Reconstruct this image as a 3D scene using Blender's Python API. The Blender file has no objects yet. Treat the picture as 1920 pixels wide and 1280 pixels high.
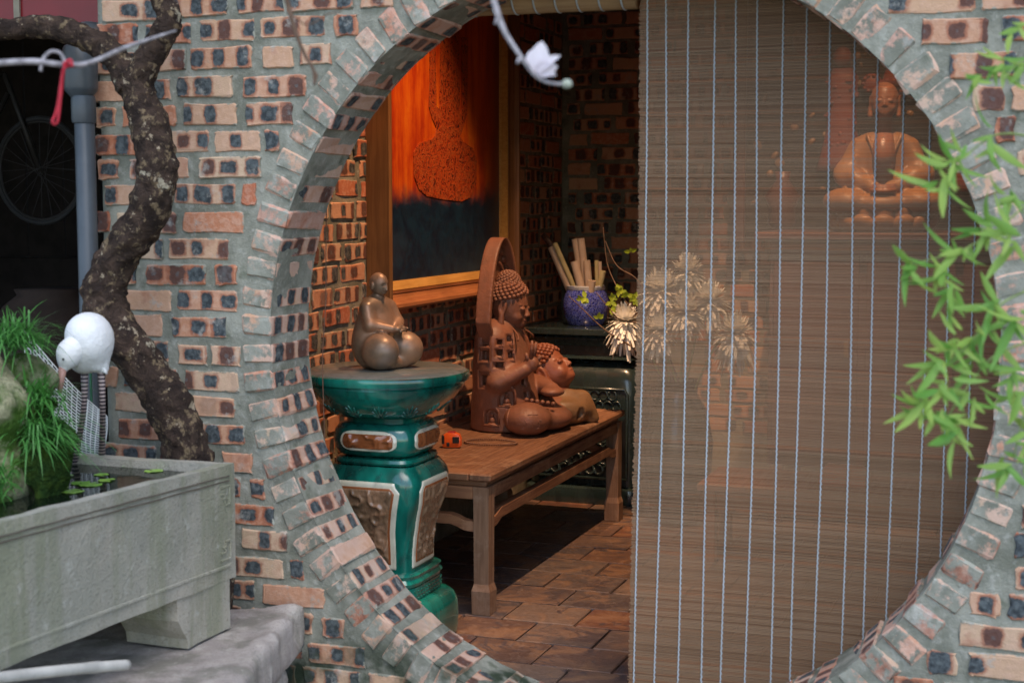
import bpy, math, random
import numpy as np
from mathutils import Vector, Matrix, Euler
random.seed(7)
rng = np.random.default_rng(11)
SC = bpy.context.scene
COL = SC.collection
R = math.radians
PI = math.pi

# ------------------------------------------------------------------ camera
cam = bpy.data.cameras.new('camera'); camo = bpy.data.objects.new('camera', cam); COL.objects.link(camo)
TH, PH = R(20.0), 0.0940
fw = Vector((-math.sin(TH)*math.cos(PH), math.cos(TH)*math.cos(PH), -math.sin(PH)))
rt = Vector((math.cos(TH), math.sin(TH), 0)); up = rt.cross(fw)
cm = Matrix((rt, up, -fw)).transposed().to_4x4(); cm.translation = (1.1435, -3.877, 0.4093)
camo.matrix_world = cm
cam.sensor_width = 36; cam.lens = 52.5; cam.clip_start = .05; cam.clip_end = 500
cam.dof.use_dof = True; cam.dof.focus_distance = 5.9; cam.dof.aperture_fstop = 4.2
SC.camera = camo
# ------------------------------------------------------------------ sky, sun, exposure
W = bpy.data.worlds.new('World'); SC.world = W; W.use_nodes = True
wt = W.node_tree; wt.nodes.clear()
sky = wt.nodes.new('ShaderNodeTexSky'); sky.sky_type = 'NISHITA'; sky.sun_disc = False
SUN_EL, SUN_AZ = R(58), R(150)          # azimuth clockwise from +y: behind the camera, to its right
sky.sun_elevation = SUN_EL; sky.sun_rotation = SUN_AZ
sky.dust_density = 1.0; sky.air_density = 1.0; sky.ozone_density = 1.0
bg = wt.nodes.new('ShaderNodeBackground'); bg.inputs[1].default_value = 0.15
wo = wt.nodes.new('ShaderNodeOutputWorld')
wt.links.new(sky.outputs[0], bg.inputs[0]); wt.links.new(bg.outputs[0], wo.inputs[0])
sl = bpy.data.lights.new('sun', 'SUN'); sl.energy = 0.5; sl.angle = R(40); sl.color = (1, .95, .88)
so = bpy.data.objects.new('sun', sl); COL.objects.link(so); so.location = (3, -6, 8)
sd = Vector((math.sin(SUN_AZ)*math.cos(SUN_EL), math.cos(SUN_AZ)*math.cos(SUN_EL), math.sin(SUN_EL)))
so.rotation_euler = sd.to_track_quat('Z', 'Y').to_euler()
SC.view_settings.view_transform = 'Standard'; SC.view_settings.look = 'None'
SC.view_settings.exposure = 1.2; SC.view_settings.gamma = 1; SC.view_settings.use_curve_mapping = False
SC.render.engine = 'CYCLES'

# ------------------------------------------------------------------ object helpers
ORG = {}
def thing(name, loc, label, cat, group=None, kind=None):
    o = bpy.data.objects.new(name, None); COL.objects.link(o); o.location = loc
    o.empty_display_size = .05
    ORG[o] = Vector(loc); tag(o, label, cat, group, kind); return o
def tag(o, label=None, cat=None, group=None, kind=None):
    if label: o['label'] = label
    if cat: o['category'] = cat
    if group: o['group'] = group
    if kind: o['kind'] = kind
    return o
def mesh(name, v, f, mat, smooth=False):
    me = bpy.data.meshes.new(name)
    me.from_pydata([tuple(p) for p in v], [], [tuple(int(i) for i in q) for q in f]); me.materials.append(mat)
    if smooth: me.polygons.foreach_set('use_smooth', [True]*len(me.polygons))
    me.update(); return me
def part(name, mb, mat, parent=None, smooth=None, kind=None, label=None, origin=None):
    """world-space geometry -> one object; parented pieces keep their thing's origin"""
    v, f = (mb.v, mb.f) if isinstance(mb, MB) else mb
    if smooth is None: smooth = getattr(mb, 'smooth', False) if isinstance(mb, MB) else True
    v = np.asarray(v, float).reshape(-1, 3)
    g = ORG[parent] if parent else Vector(origin) if origin is not None else Vector((v[:, 0].mean(), v[:, 1].mean(), v[:, 2].min()))
    me = mesh(name, v - np.array(g), f, mat, smooth)
    o = bpy.data.objects.new(name, me); COL.objects.link(o)
    if parent: o.parent = parent
    else: o.location = g
    ORG[o] = g
    if kind: o['kind'] = kind
    if label: o['label'] = label
    if isinstance(mb, MB) and mb.sharp:
        try:
            me.set_sharp_from_angle(angle=R(mb.sharp))
        except Exception: pass
    return o
def inst(name, me, M, parent):
    """one more object sharing a mesh, given its world matrix"""
    o = bpy.data.objects.new(name, me); COL.objects.link(o); o.parent = parent
    o.matrix_local = Matrix.Translation(-ORG[parent]) @ M; return o

class MB:
    def __init__(s, smooth=False, sharp=None): s.v = []; s.f = []; s.smooth = smooth; s.sharp = sharp
    def add(s, v, f):
        n = len(s.v); s.v += [tuple(p) for p in v]; s.f += [tuple(i+n for i in q) for q in f]; return s
    def box(s, c, d, M=None, bev=0.0):
        x, y, z = [k/2 for k in d]; b = min(bev, x*.9, y*.9, z*.9)
        if b <= 0:
            v = [(sx*x, sy*y, sz*z) for sx in (-1, 1) for sy in (-1, 1) for sz in (-1, 1)]
            f = [(0, 1, 3, 2), (4, 6, 7, 5), (0, 4, 5, 1), (2, 3, 7, 6), (0, 2, 6, 4), (1, 5, 7, 3)]
        else: v, f = chamfer(x, y, z, b)
        v = [Vector(p) for p in v]
        if M is not None: v = [M @ p for p in v]
        c = Vector(c); return s.add([p + c for p in v], f)
    def bar(s, a, b, w, h, bev=0.0, upv=(0, 0, 1)):
        a = Vector(a); b = Vector(b); d = b - a; X = d.normalized(); Y = Vector(upv).cross(X)
        if Y.length < 1e-4: Y = Vector((0, 1, 0)).cross(X)
        Y.normalize(); Z = X.cross(Y)
        return s.box((a+b)/2, (d.length, w, h), Matrix((X, Y, Z)).transposed(), bev)
    def rings(s, rs, cap=True, closed=True):
        n = len(rs[0]); base = len(s.v)
        for r in rs: s.v += [tuple(p) for p in r]
        m = n if closed else n-1
        for i in range(len(rs)-1):
            for j in range(m):
                a = base+i*n+j; b = base+i*n+(j+1) % n
                s.f.append((a, b, b+n, a+n))
        if cap and closed:
            s.f.append(tuple(base+j for j in range(n))[::-1]); e = base+(len(rs)-1)*n
            s.f.append(tuple(e+j for j in range(n)))
        return s
    def tube(s, pts, rad, n=8, flat=1.0, cap=True):
        pts = [Vector(p) for p in pts]; k = len(pts)
        rad = [rad]*k if isinstance(rad, (int, float)) else rad
        T = [(pts[min(i+1, k-1)]-pts[max(i-1, 0)]).normalized() for i in range(k)]
        N = T[0].orthogonal().normalized(); rs = []
        for i in range(k):
            N = (N - T[i]*N.dot(T[i])).normalized(); B = T[i].cross(N)
            rs.append([pts[i] + (N*math.cos(a)+B*math.sin(a)*flat)*rad[i] for a in [2*PI*j/n for j in range(n)]])
        return s.rings(rs, cap)
    def lathe(s, c, prof, n=32, sq=2.0):
        """prof: (radius, z) or (radius, z, exponent): superellipse rings"""
        rs = []
        for p in prof:
            e = p[2] if len(p) > 2 else sq; r = p[0]; ring = []
            for j in range(n):
                a = 2*PI*(j+.5)/n; ca, sa = math.cos(a), math.sin(a)
                q = (abs(ca)**e + abs(sa)**e)**(-1/e)
                ring.append((c[0]+r*q*ca, c[1]+r*q*sa, c[2]+p[1]))
            rs.append(ring)
        return s.rings(rs)
    def ell(s, c, r, n=12, m=8, M=None):
        c = Vector(c); rs = []
        for i in range(1, m):
            t = PI*i/m
            ring = [Vector((r[0]*math.sin(t)*math.cos(2*PI*j/n), r[1]*math.sin(t)*math.sin(2*PI*j/n), -r[2]*math.cos(t))) for j in range(n)]
            if M is not None: ring = [M @ p for p in ring]
            rs.append([p + c for p in ring])
        return s.rings(rs)
    def prism(s, poly, M, t):
        """2D outline extruded by t along local z, placed by matrix M"""
        n = len(poly); v = [M @ Vector((p[0], p[1], 0)) for p in poly] + [M @ Vector((p[0], p[1], t)) for p in poly]
        f = [tuple(range(n))[::-1], tuple(range(n, 2*n))] + [(i, (i+1) % n, n+(i+1) % n, n+i) for i in range(n)]
        return s.add(v, f)
def chamfer(x, y, z, b):
    v = []; idx = {}
    for sx in (-1, 1):
        for sy in (-1, 1):
            for sz in (-1, 1):
                for a in range(3):
                    d = [x-b, y-b, z-b]; d[a] = (x, y, z)[a]
                    idx[(sx, sy, sz, a)] = len(v); v.append((sx*d[0], sy*d[1], sz*d[2]))
    f = []
    S = (-1, 1)
    for a in range(3):
        o = [k for k in range(3) if k != a]
        for sg in S:
            q = []
            for p, r in ((-1, -1), (1, -1), (1, 1), (-1, 1)):
                k = [0, 0, 0]; k[a] = sg; k[o[0]] = p; k[o[1]] = r; q.append(idx[(k[0], k[1], k[2], a)])
            f.append(q)
        for p in S:
            for r in S:
                k = [0, 0, 0]; k[o[0]] = p; k[o[1]] = r
                k[a] = -1; A = tuple(k); k[a] = 1; B = tuple(k)
                f.append([idx[A+(o[0],)], idx[B+(o[0],)], idx[B+(o[1],)], idx[A+(o[1],)]])
    for sx in S:
        for sy in S:
            for sz in S: f.append([idx[(sx, sy, sz, k)] for k in range(3)])
    # outward winding
    V = [Vector(p) for p in v]; g = []
    for q in f:
        n = (V[q[1]]-V[q[0]]).cross(V[q[2]]-V[q[0]]); c = sum((V[i] for i in q), Vector())/len(q)
        g.append(tuple(q) if n.dot(c) > 0 else tuple(q[::-1]))
    return v, g
def spline(pts, k=8, vals=None):
    P = [Vector(p) for p in pts]; out = []; ov = []
    for i in range(len(P)-1):
        p0, p1, p2, p3 = P[max(i-1, 0)], P[i], P[i+1], P[min(i+2, len(P)-1)]
        for j in range(k):
            t = j/k
            out.append(.5*((2*p1)+(p2-p0)*t+(2*p0-5*p1+4*p2-p3)*t*t+(3*p1-p0-3*p2+p3)*t**3))
            if vals: ov.append(vals[i]*(1-t)+vals[i+1]*t)
    out.append(P[-1])
    if vals: ov.append(vals[-1]); return out, ov
    return out
# value noise on numpy points
def vnoise(P, s, seed=0):
    Q = np.asarray(P, float)*s + seed*17.31; I = np.floor(Q).astype(np.int64); F = Q-I; F = F*F*(3-2*F)
    def h(i):
        n = (i[..., 0]*374761393 + i[..., 1]*668265263 + i[..., 2]*2147483647 + seed*1274126177) & 0xffffffff
        n = ((n ^ (n >> 13))*1274126177) & 0xffffffff; n = n ^ (n >> 16)
        return (n & 0xffff)/65535.0
    r = 0
    for dx in (0, 1):
        for dy in (0, 1):
            for dz in (0, 1):
                w = (F[..., 0] if dx else 1-F[..., 0])*(F[..., 1] if dy else 1-F[..., 1])*(F[..., 2] if dz else 1-F[..., 2])
                r = r + w*h(I + np.array([dx, dy, dz]))
    return r*2-1
# ---- signed distance modelling, meshed with surface nets
def smin(a, b, k):
    h = np.clip(.5+.5*(b-a)/k, 0, 1); return b*(1-h)+a*h-k*h*(1-h)
def smax(a, b, k): return -smin(-a, -b, k)
def s_ell(P, c, r, M=None):
    Q = P-np.array(c, float)
    if M is not None: Q = Q @ np.array(M)          # M columns = local axes
    r = np.array(r, float); k0 = np.linalg.norm(Q/r, axis=-1); k1 = np.linalg.norm(Q/(r*r), axis=-1)
    return k0*(k0-1)/np.maximum(k1, 1e-9)
def s_cap(P, a, b, ra, rb):
    a = np.array(a, float); b = np.array(b, float); d = b-a
    t = np.clip(((P-a) @ d)/max(d @ d, 1e-12), 0, 1)
    return np.linalg.norm(P-a-t[..., None]*d, axis=-1)-(ra+(rb-ra)*t)
def s_box(P, c, h, M=None, rnd=0.0):
    Q = P-np.array(c, float)
    if M is not None: Q = Q @ np.array(M)
    q = np.abs(Q)-np.array(h, float)+rnd
    return np.linalg.norm(np.maximum(q, 0), axis=-1)+np.minimum(q.max(-1), 0)-rnd
def rotm(axis, deg): return np.array(Matrix.Rotation(R(deg), 3, axis))
def nets(fn, lo, hi, h):
    lo = np.array(lo, float); n = np.ceil((np.array(hi)-lo)/h).astype(int)+1
    ax = [lo[i]+h*np.arange(n[i]) for i in range(3)]
    G = np.stack(np.meshgrid(*ax, indexing='ij'), -1); V = fn(G)
    ins = V < 0
    c = [(i, j, k) for i in (0, 1) for j in (0, 1) for k in (0, 1)]
    sl = lambda A, o: A[o[0]:n[0]-1+o[0], o[1]:n[1]-1+o[1], o[2]:n[2]-1+o[2]]
    cnt = sum(sl(ins, o).astype(np.int8) for o in c)
    act = np.argwhere((cnt > 0) & (cnt < 8)); idx = -np.ones(cnt.shape, np.int64)
    idx[tuple(act.T)] = np.arange(len(act))
    pos = np.zeros((len(act), 3)); ct = np.zeros(len(act))
    val = {o: V[tuple((act+np.array(o)).T)] for o in c}
    for o in c:
        for a in range(3):
            if o[a] == 0:
                p = list(o); p[a] = 1; p = tuple(p); va, vb = val[o], val[p]
                m = (va < 0) != (vb < 0); t = np.where(m, va/np.where(va == vb, 1, va-vb), 0)
                q = np.tile(np.array(o, float), (len(act), 1)); q[:, a] += t
                pos += q*m[:, None]; ct += m
    verts = lo+(act+pos/ct[:, None])*h; faces = []
    for a in range(3):
        s0 = [slice(1, -1)]*3; s0[a] = slice(0, -1); s1 = list(s0); s1[a] = slice(1, None)
        A, B = ins[tuple(s0)], ins[tuple(s1)]; e = np.argwhere(A != B); flip = A[tuple(e.T)]
        off = np.ones(3, int); off[a] = 0; e = e+off
        b, d = (a+1) % 3, (a+2) % 3; u = np.zeros(3, int); u[b] = 1; w = np.zeros(3, int); w[d] = 1
        q = np.stack([idx[tuple((e-u-w).T)], idx[tuple((e-w).T)], idx[tuple(e.T)], idx[tuple((e-u).T)]], -1)
        q[~flip] = q[~flip][:, ::-1]; faces.append(q)
    F = np.concatenate(faces); F = F[(F >= 0).all(1)]
    return verts, F
def xf(vf, M):
    v = np.asarray(vf[0]); M = np.array(M); return v @ M[:3, :3].T + M[:3, 3], vf[1]
def frame_m(loc, az=0.0, s=1.0): return Matrix.Translation(loc) @ Matrix.Rotation(R(az), 4, 'Z') @ Matrix.Scale(s, 4)

# ------------------------------------------------------------------ materials
class NT:
    def __init__(s, name, rough=.6, spec=.5, metal=0.0):
        s.m = bpy.data.materials.new(name); s.m.use_nodes = True; s.t = s.m.node_tree
        s.b = s.t.nodes['Principled BSDF']; s.set(Roughness=rough, Metallic=metal)
        s.b.inputs['Specular IOR Level'].default_value = spec
    def set(s, **k):
        for n, v in k.items(): s.put(s.b.inputs[n.replace('_', ' ')], v)
        return s
    def put(s, sock, v):
        if isinstance(v, bpy.types.NodeSocket): s.t.links.new(v, sock)
        elif isinstance(v, (tuple, list)) and len(v) == 3 and sock.type == 'RGBA': sock.default_value = (*v, 1)
        else: sock.default_value = v
    def n(s, ty, ins=None, **pr):
        nd = s.t.nodes.new('ShaderNode'+ty)
        for k, v in pr.items(): setattr(nd, k, v)
        for k, v in (ins or {}).items(): s.put(nd.inputs[k], v)
        return nd
    def co(s, k='Object'): return s.n('TexCoord').outputs[k]
    def rnd(s): return s.n('ObjectInfo').outputs['Random']
    def ma(s, op, a, b=0.0, c=0.0, clamp=False): return s.n('Math', {0: a, 1: b, 2: c}, operation=op, use_clamp=clamp).outputs[0]
    def vm(s, op, a, b): return s.n('VectorMath', {0: a, 1: b}, operation=op).outputs[0]
    def sep(s, v): return s.n('SeparateXYZ', {0: v}).outputs
    def comb(s, x, y, z): return s.n('CombineXYZ', {0: x, 1: y, 2: z}).outputs[0]
    def noise(s, v, sc, det=3, rough=.55, dist=0.0, col=False):
        o = s.n('TexNoise', {'Vector': v, 'Scale': sc, 'Detail': det, 'Roughness': rough, 'Distortion': dist}).outputs
        return o[1] if col else o[0]
    def vor(s, v, sc, feat='F1', out=0): return s.n('TexVoronoi', {'Vector': v, 'Scale': sc}, feature=feat).outputs[out]
    def mr(s, v, a, b, c=0.0, d=1.0, smooth=True):
        return s.n('MapRange', {0: v, 1: a, 2: b, 3: c, 4: d}, interpolation_type='SMOOTHSTEP' if smooth else 'LINEAR').outputs[0]
    def mix(s, f, a, b, mode='MIX'):
        nd = s.n('Mix', None, data_type='RGBA', blend_type=mode); s.put(nd.inputs[0], f); s.put(nd.inputs[6], a); s.put(nd.inputs[7], b)
        return nd.outputs[2]
    def ramp(s, f, st):
        nd = s.n('ValToRGB', {0: f}); e = nd.color_ramp.elements
        while len(e) > 1: e.remove(e[-1])
        e[0].position = st[0][0]; e[0].color = (*st[0][1], 1)
        for p, c in st[1:]: k = e.new(p); k.color = (*c, 1)
        return nd.outputs[0]
    def bump(s, h, st=.5, d=.01): s.set(Normal=s.n('Bump', {'Height': h, 'Strength': st, 'Distance': d}).outputs[0]); return s
MORTAR_A, MORTAR_B, MORTAR_C = (.175, .18, .14), (.34, .34, .28), (.55, .54, .48)
def mortar_col(t, v):
    a = t.noise(v, 6, 5, .65); b = t.noise(v, 30, 5, .7)
    c = t.mix(t.mr(a, .35, .68), MORTAR_A, MORTAR_B)
    c = t.mix(t.ma('MULTIPLY', t.mr(b, .5, .75), .5), c, MORTAR_C)
    return t.mix(t.mr(t.noise(v, 14, 3), .58, .75), c, (.15, .165, .12)), b
def mk_mortar(name, low_moss=False, tint=None):
    t = NT(name, .9, .25); v = t.co(); c, b = mortar_col(t, v)
    if low_moss:
        g = t.n('NewGeometry').outputs['Position']; z = t.sep(g)[2]
        k = t.ma('MULTIPLY', t.mr(z, -.75, -1.0), t.mr(t.noise(g, 7, 4), .42, .6))
        c = t.mix(k, c, (.035, .05, .03))
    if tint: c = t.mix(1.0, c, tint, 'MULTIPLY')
    t.set(Base_Color=c); t.bump(t.ma('ADD', b, t.ma('MULTIPLY', t.noise(v, 160, 3), .4)), .8, .006); return t.m
def mk_brick(name, sm=1.0, p_plain=.22, moss=False, pale=0.0, tint=None):
    t = NT(name, .85, .3); co = t.co(); rd = t.rnd()
    v = t.vm('ADD', co, t.comb(t.ma('MULTIPLY', rd, 31.0), t.ma('MULTIPLY', rd, 17.0), t.ma('MULTIPLY', rd, 53.0)))
    x, y, z = t.sep(co)[:3]
    n1 = t.noise(v, 55, 4, .6); n2 = t.noise(v, 16, 3); n3 = t.noise(v, 230, 2)
    base = t.ramp(rd, [(0, (.52, .275, .165)), (.18, (.56, .37, .235)), (.32, (.47, .175, .09)), (.46, (.57, .43, .29)), (.62, (.53, .285, .18)), (.78, (.55, .36, .23)), (.88, (.43, .14, .07)), (1, (.50, .22, .125))])
    base = t.mix(t.mr(n1, .4, .72), base, t.mix(.55, base, (.62, .40, .29)))
    base = t.mix(t.ma('MULTIPLY', t.mr(n2, .55, .8), .6), base, (.33, .115, .065))
    if pale: base = t.mix(t.ma('MULTIPLY', t.mr(n2, .25, .6), pale), base, (.62, .44, .36))
    cell = t.ma('ROUND', t.ma('DIVIDE', x, .08))
    w = t.n('TexWhiteNoise', {'Vector': t.comb(cell, t.ma('MULTIPLY', rd, 97.0), 0.0)}, noise_dimensions='3D'); wv = w.outputs[0]; wc = t.sep(w.outputs[1])
    lu = t.ma('ADD', t.ma('SUBTRACT', x, t.ma('MULTIPLY', cell, .08)), t.ma('MULTIPLY', t.ma('SUBTRACT', wc[0], .5), .02))
    ru = t.ma('ADD', .017, t.ma('MULTIPLY', wc[1], .013)); rv = t.ma('ADD', .018, t.ma('MULTIPLY', wc[2], .013))
    du = t.ma('POWER', t.ma('DIVIDE', t.ma('ABSOLUTE', lu), ru), 4.0); dv = t.ma('POWER', t.ma('DIVIDE', t.ma('ABSOLUTE', z), rv), 4.0)
    d = t.ma('ADD', t.ma('POWER', t.ma('ADD', du, dv), .25), t.ma('MULTIPLY', t.ma('SUBTRACT', t.noise(v, 38, 4, .65), .5), 1.1))
    keep = t.ma('MULTIPLY', t.mr(wv, .15, .16), t.mr(t.ma('FRACT', t.ma('MULTIPLY', rd, 13.7)), p_plain, p_plain+.01))
    rim = t.ma('MULTIPLY', t.mr(d, 1.42, 1.02), keep); core = t.ma('MULTIPLY', t.mr(d, 1.06, .84), keep)
    c = t.mix(t.ma('MULTIPLY', rim, .68), base, t.mix(n2, (.36, .10, .045), (.20, .06, .035)))
    slate = t.mix(t.mr(n1, .35, .7), (.035, .042, .046), (.11, .13, .135))
    slate = t.mix(t.ma('MULTIPLY', t.mr(wc[0], .7, .72), .75), slate, (.14, .055, .035))
    slate = t.mix(t.mr(d, .3, .05), slate, t.mix(.5, slate, (.13, .15, .15)))
    c = t.mix(core, c, slate)
    g = t.sep(t.co('Generated'))
    ex = t.ma('MULTIPLY', t.ma('SUBTRACT', .5, t.ma('ABSOLUTE', t.ma('SUBTRACT', g[0], .5))), .2)
    ez = t.ma('MULTIPLY', t.ma('SUBTRACT', .5, t.ma('ABSOLUTE', t.ma('SUBTRACT', g[2], .5))), .062)
    e = t.ma('ADD', t.ma('MINIMUM', ex, ez), t.ma('MULTIPLY', t.ma('SUBTRACT', t.noise(v, 34/sm**2, 5, .68), .5), .030*sm))
    mc, mb_ = mortar_col(t, v)
    c = t.mix(t.mr(e, .0045*sm, .0005), c, mc)
    big = t.mr(t.noise(v, 13, 5, .7), .57, .68)
    c = t.mix(t.ma('MULTIPLY', big, .6+.15*(sm > 1.2)), c, t.mix(.5, mc, (.56, .53, .49)))
    if moss:
        gp = t.n('NewGeometry').outputs['Position']; zz = t.sep(gp)[2]
        k = t.ma('MULTIPLY', t.mr(zz, -.75, -1.0), t.mr(t.noise(gp, 7, 4), .45, .62))
        c = t.mix(t.ma('MULTIPLY', k, .85), c, (.04, .055, .03))
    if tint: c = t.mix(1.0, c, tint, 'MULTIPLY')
    t.set(Base_Color=c); t.bump(t.ma('ADD', n1, t.ma('MULTIPLY', n3, .5)), .6, .004); return t.m
def mk_simple(name, col, rough=.6, spec=.5, var=.3, sc=12, bump=.2, bd=.004, col2=None, metal=0.0, rand=False):
    t = NT(name, rough, spec, metal); v = t.co(); n = t.noise(v, sc, 4, .6)
    c2 = col2 or tuple(k*(1-var) for k in col)
    f = t.mr(n, .35, .68)
    if rand: f = t.ma('ADD', t.ma('MULTIPLY', f, .35), t.ma('MULTIPLY', t.rnd(), .65))
    t.set(Base_Color=t.mix(f, col, c2))
    if bump: t.bump(t.noise(v, sc*4, 4), bump, bd)
    return t.m
def mk_wood(name, a, b, axis=1, rough=.6, sc=9.0, wear=None, spec=.4):
    t = NT(name, rough, spec); v = t.co()
    k = [26, 26, 26]; k[axis] = 1.6
    g = t.vm('MULTIPLY', v, tuple(q*sc/9 for q in k)); n = t.noise(g, 3.0, 5, .62, .6); n2 = t.noise(v, 3.5, 3)
    c = t.mix(t.mr(n, .33, .68), a, b)
    c = t.mix(t.ma('MULTIPLY', t.mr(n2, .45, .75), .5), c, tuple(q*.55 for q in b))
    if wear: c = t.mix(t.ma('MULTIPLY', t.mr(t.noise(v, 7, 5, .7), .50, .68), .8), c, wear)
    t.set(Base_Color=c, Roughness=t.mr(n, .3, .7, rough-.1, rough+.12)); t.bump(n, .35, .002); return t.m
def mk_leaf(name, a, b, rough=.45, trans=.35):
    t = NT(name, rough, .4); n = t.noise(t.co(), 9, 2); rd = t.rnd()
    c = t.mix(t.ma('ADD', t.ma('MULTIPLY', rd, .8), t.ma('MULTIPLY', n, .3), clamp=True), a, b); t.set(Base_Color=c)
    tr = t.n('BsdfTranslucent', {'Color': c}); ms = t.n('MixShader', {0: trans, 1: t.b.outputs[0], 2: tr.outputs[0]})
    t.t.links.new(ms.outputs[0], t.t.nodes['Material Output'].inputs[0]); return t.m
def mk_glaze(name, a, b, drip=None, rough=.12, sc=5.0):
    t = NT(name, rough, .6); v = t.co(); s = t.vm('MULTIPLY', v, (1.0, 1.0, .35))
    n = t.noise(s, sc, 4, .6, .4); n2 = t.noise(s, sc*4.5, 4, .6)
    c = t.mix(t.mr(n, .3, .7), a, b); c = t.mix(t.ma('MULTIPLY', t.mr(n2, .5, .75), .6), c, tuple(k*.35 for k in a))
    if drip: c = t.mix(t.ma('MULTIPLY', t.mr(t.noise(v, 7, 4), .6, .74), .75), c, drip)
    t.set(Base_Color=c, Roughness=t.mr(n2, .4, .75, rough, rough+.22), Coat_Weight=.5, Coat_Roughness=.06)
    t.bump(t.ma('ADD', n2, n), .12, .004); return t.m

M_MORT = mk_mortar('mortar_weathered', True); M_MORTI = mk_mortar('mortar_indoor_shaded', tint=(.74, .64, .56))  # indoor copy tinted darker and redder: room shade put into the mortar colour
M_BRICK = mk_brick('spotted_brick', 1.0, .13, True); M_RING = mk_brick('limewashed_brick', 1.12, .12, True, .6); M_BRICKI = mk_brick('indoor_brick_shaded', .8, .15, tint=(.86, .68, .58))  # indoor copy of the brick darkened by its tint to deepen the room's shade
def mk_stone(name, a, b, streak, sc=6):
    t = NT(name, .85, .3); v = t.co(); n = t.noise(v, sc, 5, .6); f = t.noise(v, 140, 3, .7)
    st = t.noise(t.vm('MULTIPLY', v, (9, 9, .9)), 1.0, 4, .6)
    c = t.mix(t.mr(n, .3, .7), a, b); c = t.mix(t.ma('MULTIPLY', t.mr(st, .44, .64), .7), c, streak)
    c = t.mix(t.ma('MULTIPLY', t.mr(f, .52, .7), .45), c, tuple(k*.45 for k in a)); c = t.mix(t.ma('MULTIPLY', t.mr(t.noise(v, 22, 5, .75), .56, .70), .55), c, (.50, .49, .43))
    t.set(Base_Color=c); t.bump(t.ma('ADD', t.ma('ADD', f, n), t.noise(v, 30, 4, .7)), .7, .006); return t.m
M_TROUGH = mk_stone('trough_stone', (.31, .305, .25), (.44, .40, .33), (.22, .235, .145), 4)
M_SLAB = mk_stone('slab_stone', (.33, .29, .265), (.48, .43, .385), (.17, .165, .13), 11)
def mk_bark():
    t = NT('bark', .9, .25); v = t.co(); n = t.noise(v, 22, 6, .7, .5); l = t.noise(v, 9, 5, .65); w = t.noise(v, 34, 4, .65)
    c = t.mix(t.mr(n, .35, .7), (.022, .014, .011), (.075, .048, .034))
    c = t.mix(t.mr(w, .54, .66), c, (.20, .145, .085)); c = t.mix(t.mr(t.noise(v, 26, 5, .7), .60, .66), c, (.36, .29, .20)); c = t.mix(t.mr(l, .63, .67), c, (.33, .29, .21))
    t.set(Base_Color=c); t.bump(t.ma('ADD', n, t.ma('MULTIPLY', w, .5)), 1.0, .02); return t.m
M_BARK = mk_bark()
def mk_rock():
    t = NT('mossy_rock', .9, .25); v = t.co(); n = t.noise(v, 8, 5, .65); m = t.noise(v, 5, 4, .6); f = t.noise(v, 60, 4, .7)
    c = t.mix(t.mr(n, .3, .7), (.20, .19, .10), (.34, .33, .20)); c = t.mix(t.mr(m, .44, .56), c, (.055, .12, .015)); c = t.mix(t.ma('MULTIPLY', t.mr(t.noise(v, 22, 5, .75), .55, .68), .7), c, (.42, .40, .27))
    c = t.mix(t.ma('MULTIPLY', t.mr(f, .55, .75), .6), c, (.03, .05, .012)); t.set(Base_Color=c); t.bump(t.ma('ADD', f, n), .9, .02); return t.m
M_ROCK = mk_rock()
M_MOSS = mk_simple('wet_moss', (.02, .05, .008), .95, .2, .6, 30, 1.0, .02, (.05, .09, .01))
M_GRASS = mk_leaf('fern_blades', (.06, .22, .03), (.12, .34, .09), .4, .3)
M_LEAF = mk_leaf('bamboo_leaf', (.11, .33, .05), (.40, .55, .12), .42, .45)
M_SPRIG = mk_leaf('young_leaf', (.30, .42, .03), (.42, .52, .05), .45, .35)
M_PAD = mk_leaf('lily_leaf', (.12, .34, .03), (.30, .48, .09), .35, .1)
M_STEM = mk_simple('bamboo_stem', (.22, .30, .08), .6)
M_TWIG = mk_simple('brown_twig', (.16, .10, .065), .8, .3, .4, 40, .5)
M_PALE = mk_simple('pale_twig', (.42, .39, .40), .75, .3, .55, 60, .5, .003)
M_PETAL = mk_leaf('magnolia_petal', (.80, .74, .78), (.88, .84, .86), .5, .35)
M_BUD = mk_simple('downy_bud', (.45, .50, .40), .9)
M_MUM = mk_leaf('chrysanthemum_petal', (.82, .80, .74), (.86, .84, .78), .55, .25)
M_WHITE = mk_simple('white_paint', (.80, .81, .80), .55, .4, .06, 20, .5, .006)
M_BEAK = mk_simple('pinkish_beak', (.42, .23, .18), .5)
def mk_leg():
    t = NT('banded_leg', .6); z = t.sep(t.co())[2]; w = t.ma('FRACT', t.ma('MULTIPLY', z, 95.0))
    t.set(Base_Color=t.mix(t.mr(w, .55, .75), (.05, .035, .04), (.45, .36, .33))); return t.m
M_LEG = mk_leg()
def mk_water():
    t = NT('pond_water', .03, .5); t.set(Base_Color=(.008, .014, .008), Transmission_Weight=.25, IOR=1.33)
    t.bump(t.noise(t.co(), 18, 3), .06, .01); return t.m
M_WATER = mk_water()
M_PIPE = mk_simple('grey_plastic', (.065, .078, .088), .4, .5, .2, 9, .05)
M_DARK = mk_simple('near_black_timber', (.022, .018, .016), .85, .2, .4, 8, .4)  # near-black brown timber colour, varied by noise
M_JAR = mk_simple('dull_brown_clay', (.022, .014, .010), .8, .2)
M_IRON = mk_simple('dark_rusty_steel', (.022, .019, .016), .6, .4)
M_RUBBER = mk_simple('black_rubber', (.02, .02, .02), .8)
M_RED = mk_simple('dark_red_paint', (.30, .012, .018), .35, .5, .25, 3, .1)
M_CREAM = mk_simple('faded_cream_strip', (.42, .36, .27), .7)
M_RIBBON = mk_simple('red_cord', (.50, .012, .03), .6)
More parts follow.
